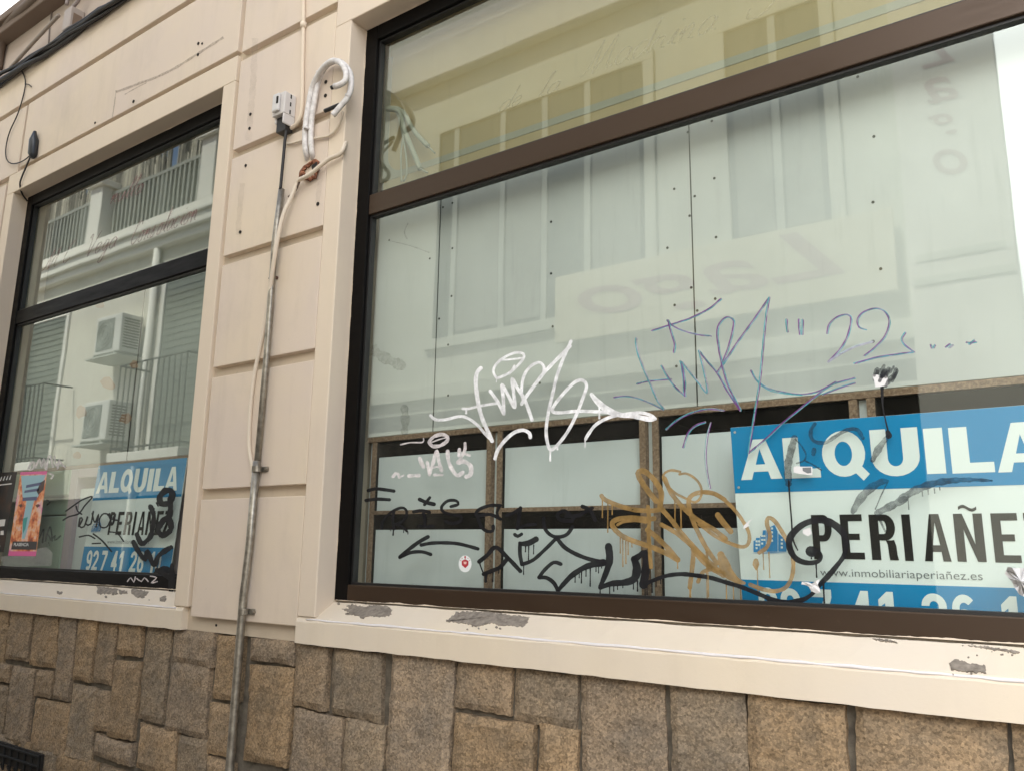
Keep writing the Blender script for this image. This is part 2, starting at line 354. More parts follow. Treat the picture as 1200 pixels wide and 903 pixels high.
# patches of bare cement where the sill paint has peeled
P0 = Vector((0, 0.004, 1.372)); N = Vector((0, -0.52, 0.79)).normalized()
def ragged(pts, rnd, amp, step):
    out = []; k = len(pts)
    for i in range(k):
        a, b = pts[i], pts[(i+1) % k]; n = max(1, int(math.dist(a, b) / step))
        for j in range(n):
            t = j / n; out.append((a[0] + (b[0]-a[0])*t + rnd.uniform(-amp, amp), a[1] + (b[1]-a[1])*t + rnd.uniform(-amp, amp)))
    return out
def patch(pts, par, seed):
    rnd = random.Random(seed); m = MB()
    pts = ragged(pts, rnd, 1.0, 1.5)
    P = [at_plane(x, y, P0 + N * 0.0022, N) for x, y in pts]
    m.poly(P, -N, 0.003); o = m.build('peeled_patch', M_cement, par)
    xs = [p[0] for p in pts]; ys = [p[1] for p in pts]
    for k in range(int((max(xs)-min(xs))/9)):
        cx, cy = rnd.uniform(min(xs)-6, max(xs)+6), rnd.choice((min(ys), max(ys))) + rnd.uniform(-2.5, 2.5); r_ = rnd.uniform(0.5, 1.6); m = MB()
        m.poly([at_plane(cx+r_*rnd.uniform(.6,1.6)*math.cos(a), cy+r_*rnd.uniform(.4,1)*math.sin(a), P0 + N*0.002, N) for a in [i*0.785 for i in range(8)]], -N, 0.003); m.build('paint_chip', M_cement, o)
    return o
z7 = lambda L, ox, oy, s: [(ox + x / s, oy + y / s) for x, y in L]
patch(z7([(785,38),(830,36),(880,48),(930,36),(1000,42),(1022,62),(1010,88),(960,98),(900,92),(870,103),(820,88),(775,84),(800,72),(760,55),(800,55)], 230, 700, 4.448), SILL_R, 1)
patch(z7([(328,108),(350,92),(375,68),(440,60),(545,66),(640,80),(720,88),(712,115),(690,136),(640,128),(600,132),(540,115),(480,132),(420,118)], 440, 700, 4.0), SILL_R, 2)
patch(z7([(902,432),(925,416),(985,434),(1042,440),(1046,470),(990,466),(905,458)], 850, 650, 3.4286), SILL_R, 3)
patch(z7([(975,362),(1040,364),(1100,374),(1180,384),(1170,392),(1110,384),(1050,374)], 850, 650, 3.4286), SILL_R, 4)
patch(z7([(590,332),(680,342),(690,348),(620,342)], 850, 650, 3.4286), SILL_R, 5)
patch(z7([(445,42),(545,56),(545,78),(455,80)], 0, 675, 3.96), SILL_L, 6)
patch(z7([(550,62),(592,66),(588,80),(552,78)], 0, 675, 3.96), SILL_L, 7)
patch(z7([(612,54),(690,68),(668,96),(640,94),(610,78)], 0, 675, 3.96), SILL_L, 8)
patch(z7([(742,96),(770,88),(770,112),(740,112)], 0, 675, 3.96), SILL_L, 9)
patch(z7([(262,66),(290,72),(280,82),(264,78)], 0, 675, 3.96), SILL_L, 10)
# drill holes and small marks on the blocks
for (x, y, r) in [(293,134,.0075),(292,150.5,.0075),(287.5,194,.007),(281,272,.008),(372,239,.008),(315.5,326,.005),(232,51,.008),(236.5,51,.006),(231.5,64,.008),(156,119,.009),(111,144,.007),(253,732,.005),(381.5,96,.008),(381,112,.008)]:
    hm = MB(); p = at(x, y, -0.0035); hm.poly([(p.x + r*math.cos(a*math.pi/4), p.y, p.z + r*math.sin(a*math.pi/4)) for a in range(8)], (0, 1, 0), 0.003); hm.build('drill_hole', M_hole, B)

def crack(pts, w_, mt):
    m = MB(); ribbon(m, pts, w_, -0.0008, 0.12, caps=False); return m.build('crack', mt, B)
# ------------------------------------------------------------------ stone base
stones = [ # photo rectangles: x left, x right, y top, y bottom (at their middles)
 (-12,4,714,775),(6.7,33.7,716,774),(35,64,719,781),(64.5,83,721,822),(86.5,108,725,799),(109,131,728,802),(136,163,731,768),(163.5,192,735,846),(199,248,738,779),
 (-14,9,776,797),(-16,4,800,866),(8,33.5,780,873),(39,58,785,817),(34,75,820,887),(77,107,803,896),(109,125,808,857),(129,158,773,866),(194,241,778,862),
 (104,150,864,960),(154,200,850,985),(202,236,863,965),(44,99,892,980),(249.5,281,740,821),(292,343.5,744,777),(287,338,779.5,896),(241,270,825,887),(236,268,890,975),
 (343.8,382,752,830),(387,445,757,842),(338,396,834,980),(401,447,846,960),(452.5,526,764,985),(531,596,774,835),(600,673,783,850),(530,624,841,980),(629,674,852,985),
 (679,779,791,1000),(785,875,802,985),(880,995,814,1010),(1005,1183,826,1015),(1193,1330,844,1040)]
sm = MB(); YS = 0.014
cols = [(0.325,0.245,0.16),(0.325,0.24,0.15),(0.31,0.24,0.165),(0.305,0.245,0.18),(0.32,0.24,0.155),(0.29,0.235,0.17)]
def stone(x0, x1, z0, z1, rnd, depth=0.05):
    nx, nz = max(4, int((x1-x0)/0.022)), max(4, int((z1-z0)/0.022)); vs = []; fs = []
    e = 0.009; ph = rnd.uniform(0, 9); base = rnd.uniform(-.006, .006)
    for j in range(nz + 1):
        for i in range(nx + 1):
            u, v = i/nx, j/nz; x = x0 + (x1-x0)*u; z = z0 + (z1-z0)*v
            ed = min((x-x0), (x1-x), (z-z0), (z1-z))
            wob = 0.0035*math.sin(13*z+ph)*(1 if 0<i<nx else 1.0) ; woz = 0.0035*math.sin(11*x+ph*2)
            if i in (0, nx): x += wob + rnd.uniform(-.0022, .0022)
            if j in (0, nz): z += woz + rnd.uniform(-.0022, .0022)
            y = YS + base + rnd.uniform(-.0032, .0032) + 0.005*math.sin(9*x+ph)*math.sin(8*z+ph)
            if ed < e: y += 0.010 * (1 - ed/e)**2
            vs.append((x, y, z))
    W = nx + 1
    for j in range(nz):
        for i in range(nx): fs.append((j*W+i, j*W+i+1, (j+1)*W+i+1, (j+1)*W+i))
    rim = [i for i in range(W)] + [j*W+nx for j in range(1, nz+1)] + [nz*W+i for i in range(nx-1, -1, -1)] + [j*W for j in range(nz-1, 0, -1)]
    o = len(vs)
    for r in rim: vs.append((vs[r][0], YS + depth, vs[r][2]))
    k = len(rim)
    for a in range(k): fs.append((rim[a], o+a, o+(a+1) % k, rim[(a+1) % k]))
    c = list(rnd.choice(cols)); s = rnd.uniform(0.92, 1.08); sm.add(vs, fs, tuple(min(1, v*s) for v in c))
rnd = random.Random(5)
for (xl, xr, yt, yb) in stones:
    ym = (yt+yb)/2; xm = (xl+xr)/2
    x0, x1 = at(xl, ym, YS).x, at(xr, ym, YS).x; z1, z0 = at(xm, yt, YS).z, at(xm, yb, YS).z
    z1 = min(z1, 1.281)
    if yb > 903: z0 = 0.73 + rnd.uniform(-.01, .01)
    if yt < 830 and z1 > 1.245: z1 = 1.281
    stone(x0, x1, z0, z1, rnd)
x = -7.95                                              # courses out of frame, down to the ground and to both sides
for zr in ((0.10, 0.40), (0.415, 0.712)):
    x = -7.95
    while x < 3.9:
        w_ = rnd.uniform(0.16, 0.42); x2 = min(x + w_, 3.95)
        if not (zr[0] > 0.3 and x2 > -5.2 and x < -3.1 and False): stone(x, x2 - 0.013, zr[0], zr[1], rnd)
        x = x2
for (a, b) in ((-7.95, -4.70), (0.27, 3.95)):
    x = a
    while x < b:
        x2 = min(x + rnd.uniform(0.16, 0.36), b); zc = rnd.uniform(0.92, 1.1)
        stone(x, x2-0.013, 0.725, zc - 0.007, rnd); stone(x, x2-0.013, zc + 0.007, 1.281, rnd); x = x2
PL = sm.build('stone_plinth', M_stone, B, smooth=False)
ca = PL.data.color_attributes.new('tint', 'FLOAT_COLOR', 'CORNER')
for p in PL.data.polygons:
    for li in p.loop_indices: ca.data[li].color = (*sm.c[p.index], 1)
mo = MB(); mo.box(XL, XR, 0.040, 0.058, 0.0, 1.283); mo.build('mortar', M_mortar, PL)
# cellar vent, low at the left
VZ = at(20, 874, 0.0).z
V = MB(); V.box(-4.75, -3.97, -0.004, 0.006, 0.60, VZ); VE = V.build('cellar_vent', M_hole, B)
gb = MB()
for i in range(12):
    xx = -4.72 + i * 0.066; gb.tube([(xx, -0.012, 0.60), (xx + 0.03, -0.014, VZ-0.11), (xx + 0.015, -0.012, VZ)], 0.005, 6)
gb.tube([(-4.75, -0.014, VZ-0.05), (-3.97, -0.014, VZ-0.05)], 0.006, 6); gb.tube([(-4.75, -0.014, 0.68), (-3.97, -0.014, 0.68)], 0.006, 6)
gb.build('grille', M_iron, VE)

# ------------------------------------------------------------------ windows
def window(q, mt, tz, label):
    x0, x1, z0, z1 = q; e = 0.0015; fw = 0.066; y0, y1 = 0.084, 0.126
    m = MB()
    m.box(x0+e, x0+fw, y0, y1, z0, z1-e); m.box(x1-fw, x1-e, y0, y1, z0, z1-e)
    m.box(x0+fw, x1-fw, y0, y1, z1-fw, z1-e)
    o = m.build('shop_window', M_alu2, B, bevel=0.003); o['label'] = label
    t = MB(); t.box(x0+fw, x1-fw, y0-0.001, y1, z0, z0+0.056); t.build('bottom_rail', mt, o, bevel=0.003)
    pr = MB(); rq = random.Random(int(x0*97))
    def edge(a, b, ax, d):
        n = int((b-a)/0.008); L_ = []
        wv = [rq.random() for _ in range(n+9)]; wv = [0.0008 + 0.009*max(0, sum(wv[i:i+8])/8 - 0.42)**1.0 + 0.0008*wv[i] for i in range(n+1)]
        for i in range(n+1):
            q = a + (b-a)*i/n; L_.append((q, wv[i]))
        P = [((d[0], 0.0832, q) if ax == 'z' else (q, 0.0825, d[0])) for q, _ in L_] + [((d[0]+d[1]*w2, 0.0832, q) if ax == 'z' else (q, 0.0825, d[0]+d[1]*w2)) for q, w2 in L_]
        pr.add(P, [(i, i+1, n+2+i, n+1+i) for i in range(n)])
    edge(z0, z1-0.01, 'z', (x0+e, 1)); edge(x0+0.01, x1-0.01, 'x', (z0+0.0005, 1)); edge(x0+0.01, x1-0.01, 'x', (z1-e, -1))
    pr.build('paint_smear', M_trim, o)
    t = MB(); t.box(x0+fw, x1-fw, y0+0.003, y1, tz, tz+0.082); t.build('transom_bar', mt, o, bevel=0.003)
    gk = MB(); c = 0.008
    for (za, zb) in ((z0+0.056, tz), (tz+0.082, z1-fw)):
        gk.box(x0+fw, x0+fw+c, 0.098, 0.124, za, zb); gk.box(x1-fw-c, x1-fw, 0.098, 0.124, za, zb)
        gk.box(x0+fw+c, x1-fw-c, 0.098, 0.124, za, za+c); gk.box(x0+fw+c, x1-fw-c, 0.098, 0.124, zb-c, zb)
    gk.build('gasket', M_gasket, o)
    for (za, zb) in ((z0+0.056, tz), (tz+0.082, z1-fw)):
        p = MB(); p.box(x0+fw+0.0005, x1-fw-0.0005, GF, GF+0.008, za+0.0005, zb-0.0005)
        g_ = p.build('glass_pane', [M_glass, M_gback], o)
        for f in g_.data.polygons: f.material_index = 0 if f.normal.y < -0.9 else 1
    return o
WL = window(LW, M_alu2, 2.868, 'narrower display window in black metal frame left of the pipe')
WR = window(RW, M_alu, 2.869, 'wide display window in brown metal frame')

# ------------------------------------------------------------------ behind the glass
def bboard(x0, x1, z0, z1, label, screws=(), mt=None, y=0.2, name='backing_board', group='white boards screwed up behind the glass'):
    m = MB(); m.box(x0, x1, y, y+0.012, z0, z1); o = m.build(name, mt or M_board, bevel=0.0012); tag(o, label, 'board', group)
    if screws:
        for (px, py) in screws:
            s_ = MB(); p = at(px, py, y-0.0012); s_.poly([(p.x+0.0042*math.cos(a*math.pi/4), p.y, p.z+0.0042*math.sin(a*math.pi/4)) for a in range(8)], (0,1,0), 0.0012); s_.build('screw', M_hole, o)
    return o
bboard(-2.235, -1.912, 2.024, 2.92, 'narrow white board at the left edge of the wide window', [(456,281.5),(503.5,303)])
bboard(-1.909, -0.912, 2.024, 2.92, 'white board with dark screws behind the white graffiti tag', [(519,243),(530,238),(530,291),(529,347),(514.5,373.5),(525,404),(525,463),(645.7,260),(645.7,320.5),(647.5,382.5),(632.5,448.5),(790,221.5),(782,290.5),(790.5,357.5),(792.5,429),(806,155),(808,253),(810,337)])
bboard(-0.909, 0.12, 2.024, 2.92, 'bright white board behind the purple graffiti tag and the 22', [(834,142),(837,209),(839,278),(814,230),(838,350),(817,364),(1005,90),(1024,160),(1023,237),(1032,315),(1023,400)])
bboard(0.123, 1.0, 2.024, 2.92, 'white board at the right end of the wide window')
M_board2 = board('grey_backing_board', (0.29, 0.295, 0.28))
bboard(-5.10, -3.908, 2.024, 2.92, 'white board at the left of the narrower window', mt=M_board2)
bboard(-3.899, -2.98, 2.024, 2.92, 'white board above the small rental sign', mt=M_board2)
m = MB()
for k in (-1.9105, -0.9105, 0.1215): m.box(k-0.0017, k+0.0017, 0.1992, 0.206, 2.024, 2.92)
m.box(-3.9075, -3.8995, 0.1992, 0.206, 2.024, 2.92)
tag(m.build('board_joint', M_hole), 'narrow black joints between the white boards', 'board joint')
tp = MB(); tp.box(-2.22, 0.62, 0.2, 0.21, 2.925, 3.72); TP = tp.build('fanlight_panel', M_cream); tag(TP, 'cream yellow panel behind the top pane of the wide window', 'panel')
st = MB()
zb0, zb1 = at(690, 132.5, 0.198).z, at(690, 124, 0.198).z
def arc(cx, cz, r, a0, a1, n=8): return [(cx + r*math.cos(math.radians(a0+(a1-a0)*i/n)), cz + r*math.sin(math.radians(a0+(a1-a0)*i/n))) for i in range(n+1)]
xs_ = at(446.5, 190, 0.198).x; xi_ = at(455, 170, 0.198).x
inner = arc(xi_+0.085, zb1+0.085, 0.085, 180, 270); outer = [(xs_, 3.62), (xs_, zb0)] + [(0.6, zb0), (0.6, zb1)]
pts = outer + [(x_, z_) for x_, z_ in reversed(inner)] + [(xi_, 3.62)]
st.poly([(x_, 0.1985, z_) for x_, z_ in pts], (0, 1, 0), 0.0014); st.build('stripe', M_creamdk, TP)
# grey panel behind the fanlight of the left window
tp = MB(); tp.box(-5.1, -2.98, 0.24, 0.25, 2.925, 3.72); tag(tp.build('fanlight_panel', mat('dusty_grey_panel', (0.10, 0.105, 0.09), 0.8)), 'dull grey panel behind the top pane of the narrower window', 'panel')

def cabinet(x0, x1, label, lilac=False):
    o = empty('display_cabinet', (x0, 0.2, 1.2), label, 'cabinet', 'display cabinets behind the glass')
    t = 0.020; m = MB(); y0, y1 = 0.2, 0.62; zb = 1.17
    m.box(x0, x0+t, y0, y1, zb, 2.003); m.box(x1-t, x1, y0, y1, zb, 2.003)
    m.box(x0+t, x1-t, y0, y1, 1.735, 1.748)
    m.build('carcass', M_chip, o)
    m = MB(); m.box(x0+t, x1-t, 0.5, 0.51, zb, 1.7345); m.box(x0+t, x1-t, 0.5, 0.51, 1.7485, 2.003); m.box(x0+t, x1-t, 0.206, 0.499, 2.0005, 2.0025); m.box(x0+t, x1-t, 0.206, 0.499, 1.7325, 1.7345); m.box(x0+t, x0+t+0.002, 0.206, 0.499, zb, 2.0); m.box(x1-t-0.002, x1-t, 0.206, 0.499, zb, 2.0); m.build('shade_lining', M_cabin, o)  # back panel plus added near-black liners, shade of the gaps put in colour
    for (za, zb2) in ((1.7485, 1.947), (zb, 1.680)):
        m = MB(); m.box(x0+t+0.003, x1-t-0.003, 0.215, 0.231, za, zb2-0.0005); m.build('front_panel', M_front, o, bevel=0.001)
    return o
cabinet(-2.208, -1.648, 'white fronted chipboard cabinet behind the round red sticker')
cabinet(-1.624, -1.077, 'white fronted chipboard cabinet behind the black star shaped graffiti')
cabinet(-1.055, -0.478, 'white fronted chipboard cabinet behind the gold graffiti')
cabinet(-0.455, 0.10, 'chipboard cabinet hidden behind the large blue rental sign')
m = MB(); m.box(-2.235, 0.62, 0.2, 0.62, 2.0045, 2.0225); tag(m.build('cabinet_top', M_chip), 'long raw chipboard top board over the display cabinets', 'shelf board')
# pale fillers between the cabinets
for (a, b, lab) in ((-2.235, -2.2095, 'pale filler strip beside the left stile of the wide window'), (-1.6475, -1.6245, 'pale filler strip between the sticker cabinet and the star cabinet'), (-1.0765, -1.0555, 'pale filler strip crossed by the gold graffiti'), (-0.4775, -0.4555, 'pale filler strip behind the large rental sign')):
    m = MB(); m.box(a, b, 0.222, 0.232, 1.2, 2.003); tag(m.build('filler_strip', M_front), lab, 'filler strip', 'filler strips between cabinets')
# left window furniture
m = MB(); m.box(-5.1, -2.98, 0.2, 0.6, 2.0045, 2.0225); tag(m.build('cabinet_top', M_chip), 'chipboard top board above the small rental sign', 'shelf board')
o = empty('display_cabinet', (-4.3, 0.2, 1.2), 'white cabinet with lilac stiles behind the small rental sign', 'cabinet')
M_lil = mat('lilac_paint', (0.42, 0.34, 0.37), 0.6)
m = MB(); m.box(-4.43, -4.36, 0.2, 0.5, 1.2, 2.003); m.box(-4.36, -3.42, 0.2, 0.5, 1.955, 2.003); m.box(-3.42, -3.36, 0.2, 0.5, 1.2, 2.003); m.build('carcass', M_lil, o, bevel=0.003)
m = MB(); m.box(-4.359, -3.421, 0.225, 0.24, 1.2, 1.9); m.build('front_panel', M_front, o)
o = empty('display_cabinet', (-5.1, 0.2, 1.2), 'greenish low cabinet behind the two posters', 'cabinet')
M_grn = board('pale_green_laminate', (0.34, 0.42, 0.34))
m = MB(); m.box(-5.1, -4.44, 0.2, 0.5, 1.2, 1.76); m.box(-5.1, -4.44, 0.23, 0.5, 1.77, 1.86); m.box(-5.1, -4.44, 0.2, 0.5, 1.87, 2.003); m.build('drawer_front', M_grn, o, bevel=0.004)
# brownish leaf stickers on the boards
M_leaf = mat('brown_paper', (0.26, 0.16, 0.11), 0.8)
for i, (px, py, w_, h_, rot, lab) in enumerate([(126,449,9,7,35,'brown paper leaf on the board right of the left seam'),(157,427,5,5,0,'small dark brown paper scrap near the board seam'),(95,482,6,8,10,'brown paper leaf low beside the left seam'),(147,490,8,6,-20,'dark brown paper leaf just left of the black seam'),(91,533,5,5,0,'small brown paper leaf above the small rental sign'),(115,355,8,5,25,'faded brown paper leaf under the transom bar')]):
    rr = random.Random(i); m = MB(); pts = []
    for a in range(14):
        an = a/14*2*math.pi; q = rr.uniform(0.75, 1.15); ca_, sa_ = math.cos(math.radians(rot)), math.sin(math.radians(rot))
        u_, v_ = w_*q*math.cos(an), h_*q*math.sin(an); pts.append(at(px+u_*ca_-v_*sa_, py+u_*sa_+v_*ca_, 0.1985))
    m.poly(pts, (0,1,0), 0.001); tag(m.build('paper_leaf', M_leaf), lab, 'paper leaf', 'paper leaves stuck on the boards')

# ------------------------------------------------------------------ text helpers
def text_geo(s, shear=0.0, offset=0.0, fit=True):
    cu = bpy.data.curves.new('t', 'FONT'); cu.body = s; cu.shear = shear; cu.offset = offset; cu.resolution_u = 5
    ob = bpy.data.objects.new('t', cu); COL.objects.link(ob)
    dg = bpy.context.evaluated_depsgraph_get(); me = bpy.data.meshes.new_from_object(ob.evaluated_get(dg))
    vs = [v.co.copy() for v in me.vertices]; fs = [tuple(p.vertices) for p in me.polygons]
    bpy.data.objects.remove(ob); bpy.data.curves.remove(cu); bpy.data.meshes.remove(me)
    xs = [v.x for v in vs]; ys = [v.y for v in vs]; x0, x1, y0, y1 = min(xs), max(xs), min(ys), max(ys)
    return [((v.x-x0)/(x1-x0), (v.y-y0)/(y1-y0)) for v in vs], fs
def _ell(cx, cy, rx, ry, a0, a1, n=12): return [(cx + rx*math.cos(math.radians(a0+(a1-a0)*i/n)), cy + ry*math.sin(math.radians(a0+(a1-a0)*i/n))) for i in range(n+1)]
def _bold(ch, t):
    if ch == 'A':
        d = 0.36*t/0.3; l = [(0,0),(.27,0),(.325,.19),(.5,.19),(.5,.37),(.385,.37),(.5,.76),(.5,1),(.35,1)]
        return [l, [(1-x, y) for x, y in reversed(l)]]
    if ch == 'a':          # condensed A
        l = [(0,0),(.30,0),(.335,.20),(.5,.20),(.5,.34),(.365,.34),(.5,.82),(.5,1),(.32,1)]
        return [l, [(1-x, y) for x, y in reversed(l)]]
    if ch == 'L': return [[(0,0),(1,0),(1,.22),(.44,.22),(.44,1),(0,1)]]
    if ch == 'I': return [[(0,0),(1,0),(1,1),(0,1)]]
    if ch == 'U': return [[(0,1),(0,.40)] + _ell(.5,.40,.5,.40,180,360) + [(1,1),(.66,1),(.66,.38)] + _ell(.5,.38,.16,.17,0,-180)[1:] + [(.34,1)]]
    if ch == 'Q':
        r = []
        for a in (0, 180): r.append(_ell(.47,.53,.47,.47,a,a+180) + _ell(.47,.53,.19,.25,a+180,a))
        return r + [[(.54,.30),(.70,.42),(1.0,.10),(.86,-.03)]]
    if ch == 'E': return [[(0,0),(1,0),(1,.15),(.36,.15),(.36,.43),(.84,.43),(.84,.57),(.36,.57),(.36,.85),(1,.85),(1,1),(0,1)]]
    if ch in 'PR':
        b = .40 if ch == 'P' else .43
        P = [(.36,1),(.60,1)] + _ell(.60,b+.5*(1-b),.40,.5*(1-b),90,-90) + [(.36,b),(.36,b+.14),(.55,b+.14)] + _ell(.55,b+.5*(1-b),.11,.5*(1-b)-.14,-90,90,6)[1:] + [(.36,.86)]
        r = [[(0,0),(.36,0),(.36,1),(0,1)], P]
        if ch == 'R': r.append([(.60,b),(.66,.34),(.68,.12),(.70,0),(1.04,0),(1.0,.12),(.99,.30),(.92,.44),(.80,.4302)])
        return r
    if ch == 'N': return [[(0,0),(0,1),(.31,1),(.68,.36),(.68,1),(1,1),(1,0),(.71,0),(.32,.66),(.32,0)]]
    if ch == 'Z': return [[(0,0),(1,0),(1,.15),(.42,.15),(1,.87),(1,1),(0,1),(0,.85),(.58,.85),(0,.13)]]
    if ch == '~':
        up = [(i/12, .62+.30*math.sin(i/12*6.2832)) for i in range(13)]; return [up + [(x, y-.50) for x, y in reversed(up)]]
    if ch == '1': return [[(.40,0),(.86,0),(.86,1),(.52,1),(.05,.80),(.05,.60),(.40,.72)]]
    if ch == '4': return [[(.55,0),(.85,0),(.85,.22),(1,.22),(1,.40),(.85,.40),(.85,1),(.5,1),(0,.40),(0,.22),(.55,.22)]]
    if ch == '7': return [[(.12,0),(.46,0),(.98,.80),(.98,1),(0,1),(0,.80),(.62,.80)]]
    if ch == '0': return [_ell(.5,.5,.5,.5,a,a+180) + _ell(.5,.5,.19,.32,a+180,a) for a in (0, 180)]
    if ch == '2': return [[(0,.70)] + _ell(.5,.70,.49,.30,180,-30,14) + [(.80,.42),(.46,.20),(1,.20),(1,0),(0,0),(0,.14),(.52,.50),(.66,.62)] + _ell(.5,.70,.18,.12,-10,180,8)]
    if ch == '6' or ch == '9':
        r = [_ell(.5,.33,.5,.33,a,a+180) + _ell(.5,.33,.19,.16,a+180,a) for a in (0, 180)]
        r.append([(0,.335),(0,.60)] + _ell(.5,.64,.5,.36,180,40,10) + [(.68,.76)] + _ell(.5,.68,.19,.13,50,180,8) + [(.31,.56),(.30,.50),(.14,.44)])
        return r if ch == '6' else [[(1-x, 1-y) for x, y in q] for q in r]
def add_bold(mb, ch, u0, u1, v0, v1, f):
    for k, q in enumerate(_bold(ch, 0.3)):
        mb.poly([Vector(f(u0+(u1-u0)*a, v0+(v1-v0)*b)) - Vector((0, 0.00004*k, 0)) for a, b in q])
def add_text(mb, s, u0, u1, v0, v1, f, **kw):
    vs, fs = text_geo(s, **kw); mb.add([f(u0+(u1-u0)*a, v0+(v1-v0)*b) for a, b in vs], fs)

# ------------------------------------------------------------------ rental signs
SW, SH, ST = 0.755, 0.535, 0.004
TL = Vector((-0.787, 0.124, 1.9425)); ang = math.atan2(0.046, SH)
def local(px, py):                        # pixel -> (u, v) on the large sign's plane, v downward from the top edge
    n = Vector((0, math.cos(ang), math.sin(ang))); p = at_plane(px, py, TL, n) - TL
    return p.x, p.dot(Vector((0, -math.sin(ang), math.cos(ang))))
sg = lambda y: (lambda u, v: (u, y, v))
def make_sign():
    o = empty('rental_sign', (0, 0, 0), 'x', 'sign', 'rental signs behind the glass')
    m = MB(); m.box(0, SW, 0, ST, -SH, 0); m.build('panel', M_white, o, bevel=0.0008)
    v1 = -0.1755; v2 = -0.400
    m = MB(); m.box(0.0004, SW-0.0004, -0.0006, -0.0001, v1, -0.0004); m.box(0.0004, SW-0.0004, -0.0006, -0.0001, -SH+0.0004, v2); m.build('blue_band', M_blue, o)
    L = MB(); f = sg(-0.0011)
    boxes = [('A',867,915.5,514,561),('L',918.5,960.5,511.5,559.5),('Q',963.5,1017.5,504,561.5),('U',1021,1077.5,501.5,557.5),('I',1084,1106.5,501,554.5),('L',1113.5,1163.5,499,553.5),('A',1166.5,1228,494,552)]
    for ch, xa, xb, ya, yb in boxes:
        u0, _ = local(xa, (ya+yb)/2); u1, _ = local(xb, (ya+yb)/2); _, va = local((xa+xb)/2, ya); _, vb_ = local((xa+xb)/2, yb)
        add_bold(L, ch, u0, u1, vb_, va, f)
    L.build('rent_lettering', M_white, o)
    K = MB()
    boxes = [('P',952.3,975.5,602.5,654.5),('E',986,1011.8,602,654.5),('R',1020,1050,602,655.5),('I',1058.5,1068.5,602,656.5),('a',1081.5,1112.5,601.5,657),('N',1119.5,1153.5,601,657.5),('~',1122.5,1144,590,597.5),('E',1163.5,1194.5,600.5,658.5),('Z',1202,1236,600,660)]
    for ch, xa, xb, ya, yb in boxes:
        u0, _ = local(xa, (ya+yb)/2); u1, _ = local(xb, (ya+yb)/2); _, va = local((xa+xb)/2, ya); _, vb_ = local((xa+xb)/2, yb)
        add_bold(K, ch, u0, u1, vb_, va, f)
    K.build('agency_lettering', M_black, o)
    W_ = MB(); u0, va = local(961, 667); u1, vb_ = local(1152, 679.5)
    add_text(W_, 'www.inmobiliariaperiañez.es', u0, u1, -0.391, -0.3665, f, offset=-0.004); W_.build('web_lettering', M_grey, o)
    D = MB()
    for ch, xa, xb in (('9',889,911),('2',914.5,938),('7',951,975),('4',996.5,1021.5),('1',1028,1050),('2',1079,1109),('6',1114.5,1143.5),('1',1171,1194.5),('0',1199,1226)):
        u0, _ = local(xa, 700); u1, _ = local(xb, 700); add_bold(D, ch, u0, u1, -0.514, -0.418, f)
    D.build('phone_lettering', M_white, o)
    G = MB(); z = lambda x_, y_: (780 + x_/5.644, 560 + y_/5.644)
    def lg(pts): 
        G.poly([f(*local(*z(*p))) for p in pts])
    lg([(582,488),(582,412),(596,408),(600,392),(624,392),(624,486)]); lg([(627,486),(627,380),(640,378),(645,342),(664,342),(664,484)])
    lg([(668,484),(668,345),(690,322),(722,306),(742,350),(742,484)]); lg([(746,484),(746,362),(765,378),(785,400),(800,430),(800,484)]); lg([(560,497),(700,487),(815,490),(700,494)])
    G.build('logo', M_logo, o)
    G = MB()
    for (x_, y_) in ((603,415),(618,415),(603,438),(618,438),(603,460),(640,380),(655,380),(640,405),(655,405),(640,430),(705,330),(705,355),(705,382),(705,410),(770,405),(770,430),(770,455)):
        u_, v_ = local(*z(x_, y_)); r = 0.0026; G.poly([(u_-r, -0.0016, v_-r), (u_+r, -0.0016, v_-r), (u_+r, -0.0016, v_+r), (u_-r, -0.0016, v_+r)])
    G.build('logo_windows', M_white, o)
    G = MB()
    for (u_, v_) in ((0.012, -0.013), (0.012, -0.16)): G.poly([(u_+0.0035*math.cos(a*math.pi/5), -0.0016, v_+0.0035*math.sin(a*math.pi/5)) for a in range(10)])
    G.build('eyelet', mat('eyelet_metal', (0.5,0.5,0.5), 0.4, 0.5), o)
    return o
sign = make_sign()
sign.location = TL; sign.rotation_euler = (ang, 0, 0)
sign['label'] = 'large blue and white rental sign cropped by the picture edge, in the wide window'
def copy_tree(o, parent=None):
    c = o.copy(); COL.objects.link(c)
    if parent: c.parent = parent; c.matrix_parent_inverse = o.matrix_parent_inverse.copy()
    for ch in [q for q in bpy.data.objects if q.parent == o]: copy_tree(ch, c)
    return c
s2 = copy_tree(sign); s2.location = (-4.085, 0.160, 2.003); s2.rotation_euler = (-0.062, 0, 0)
s2['label'] = 'small looking blue and white rental sign in the narrower window, fully visible with phone number'

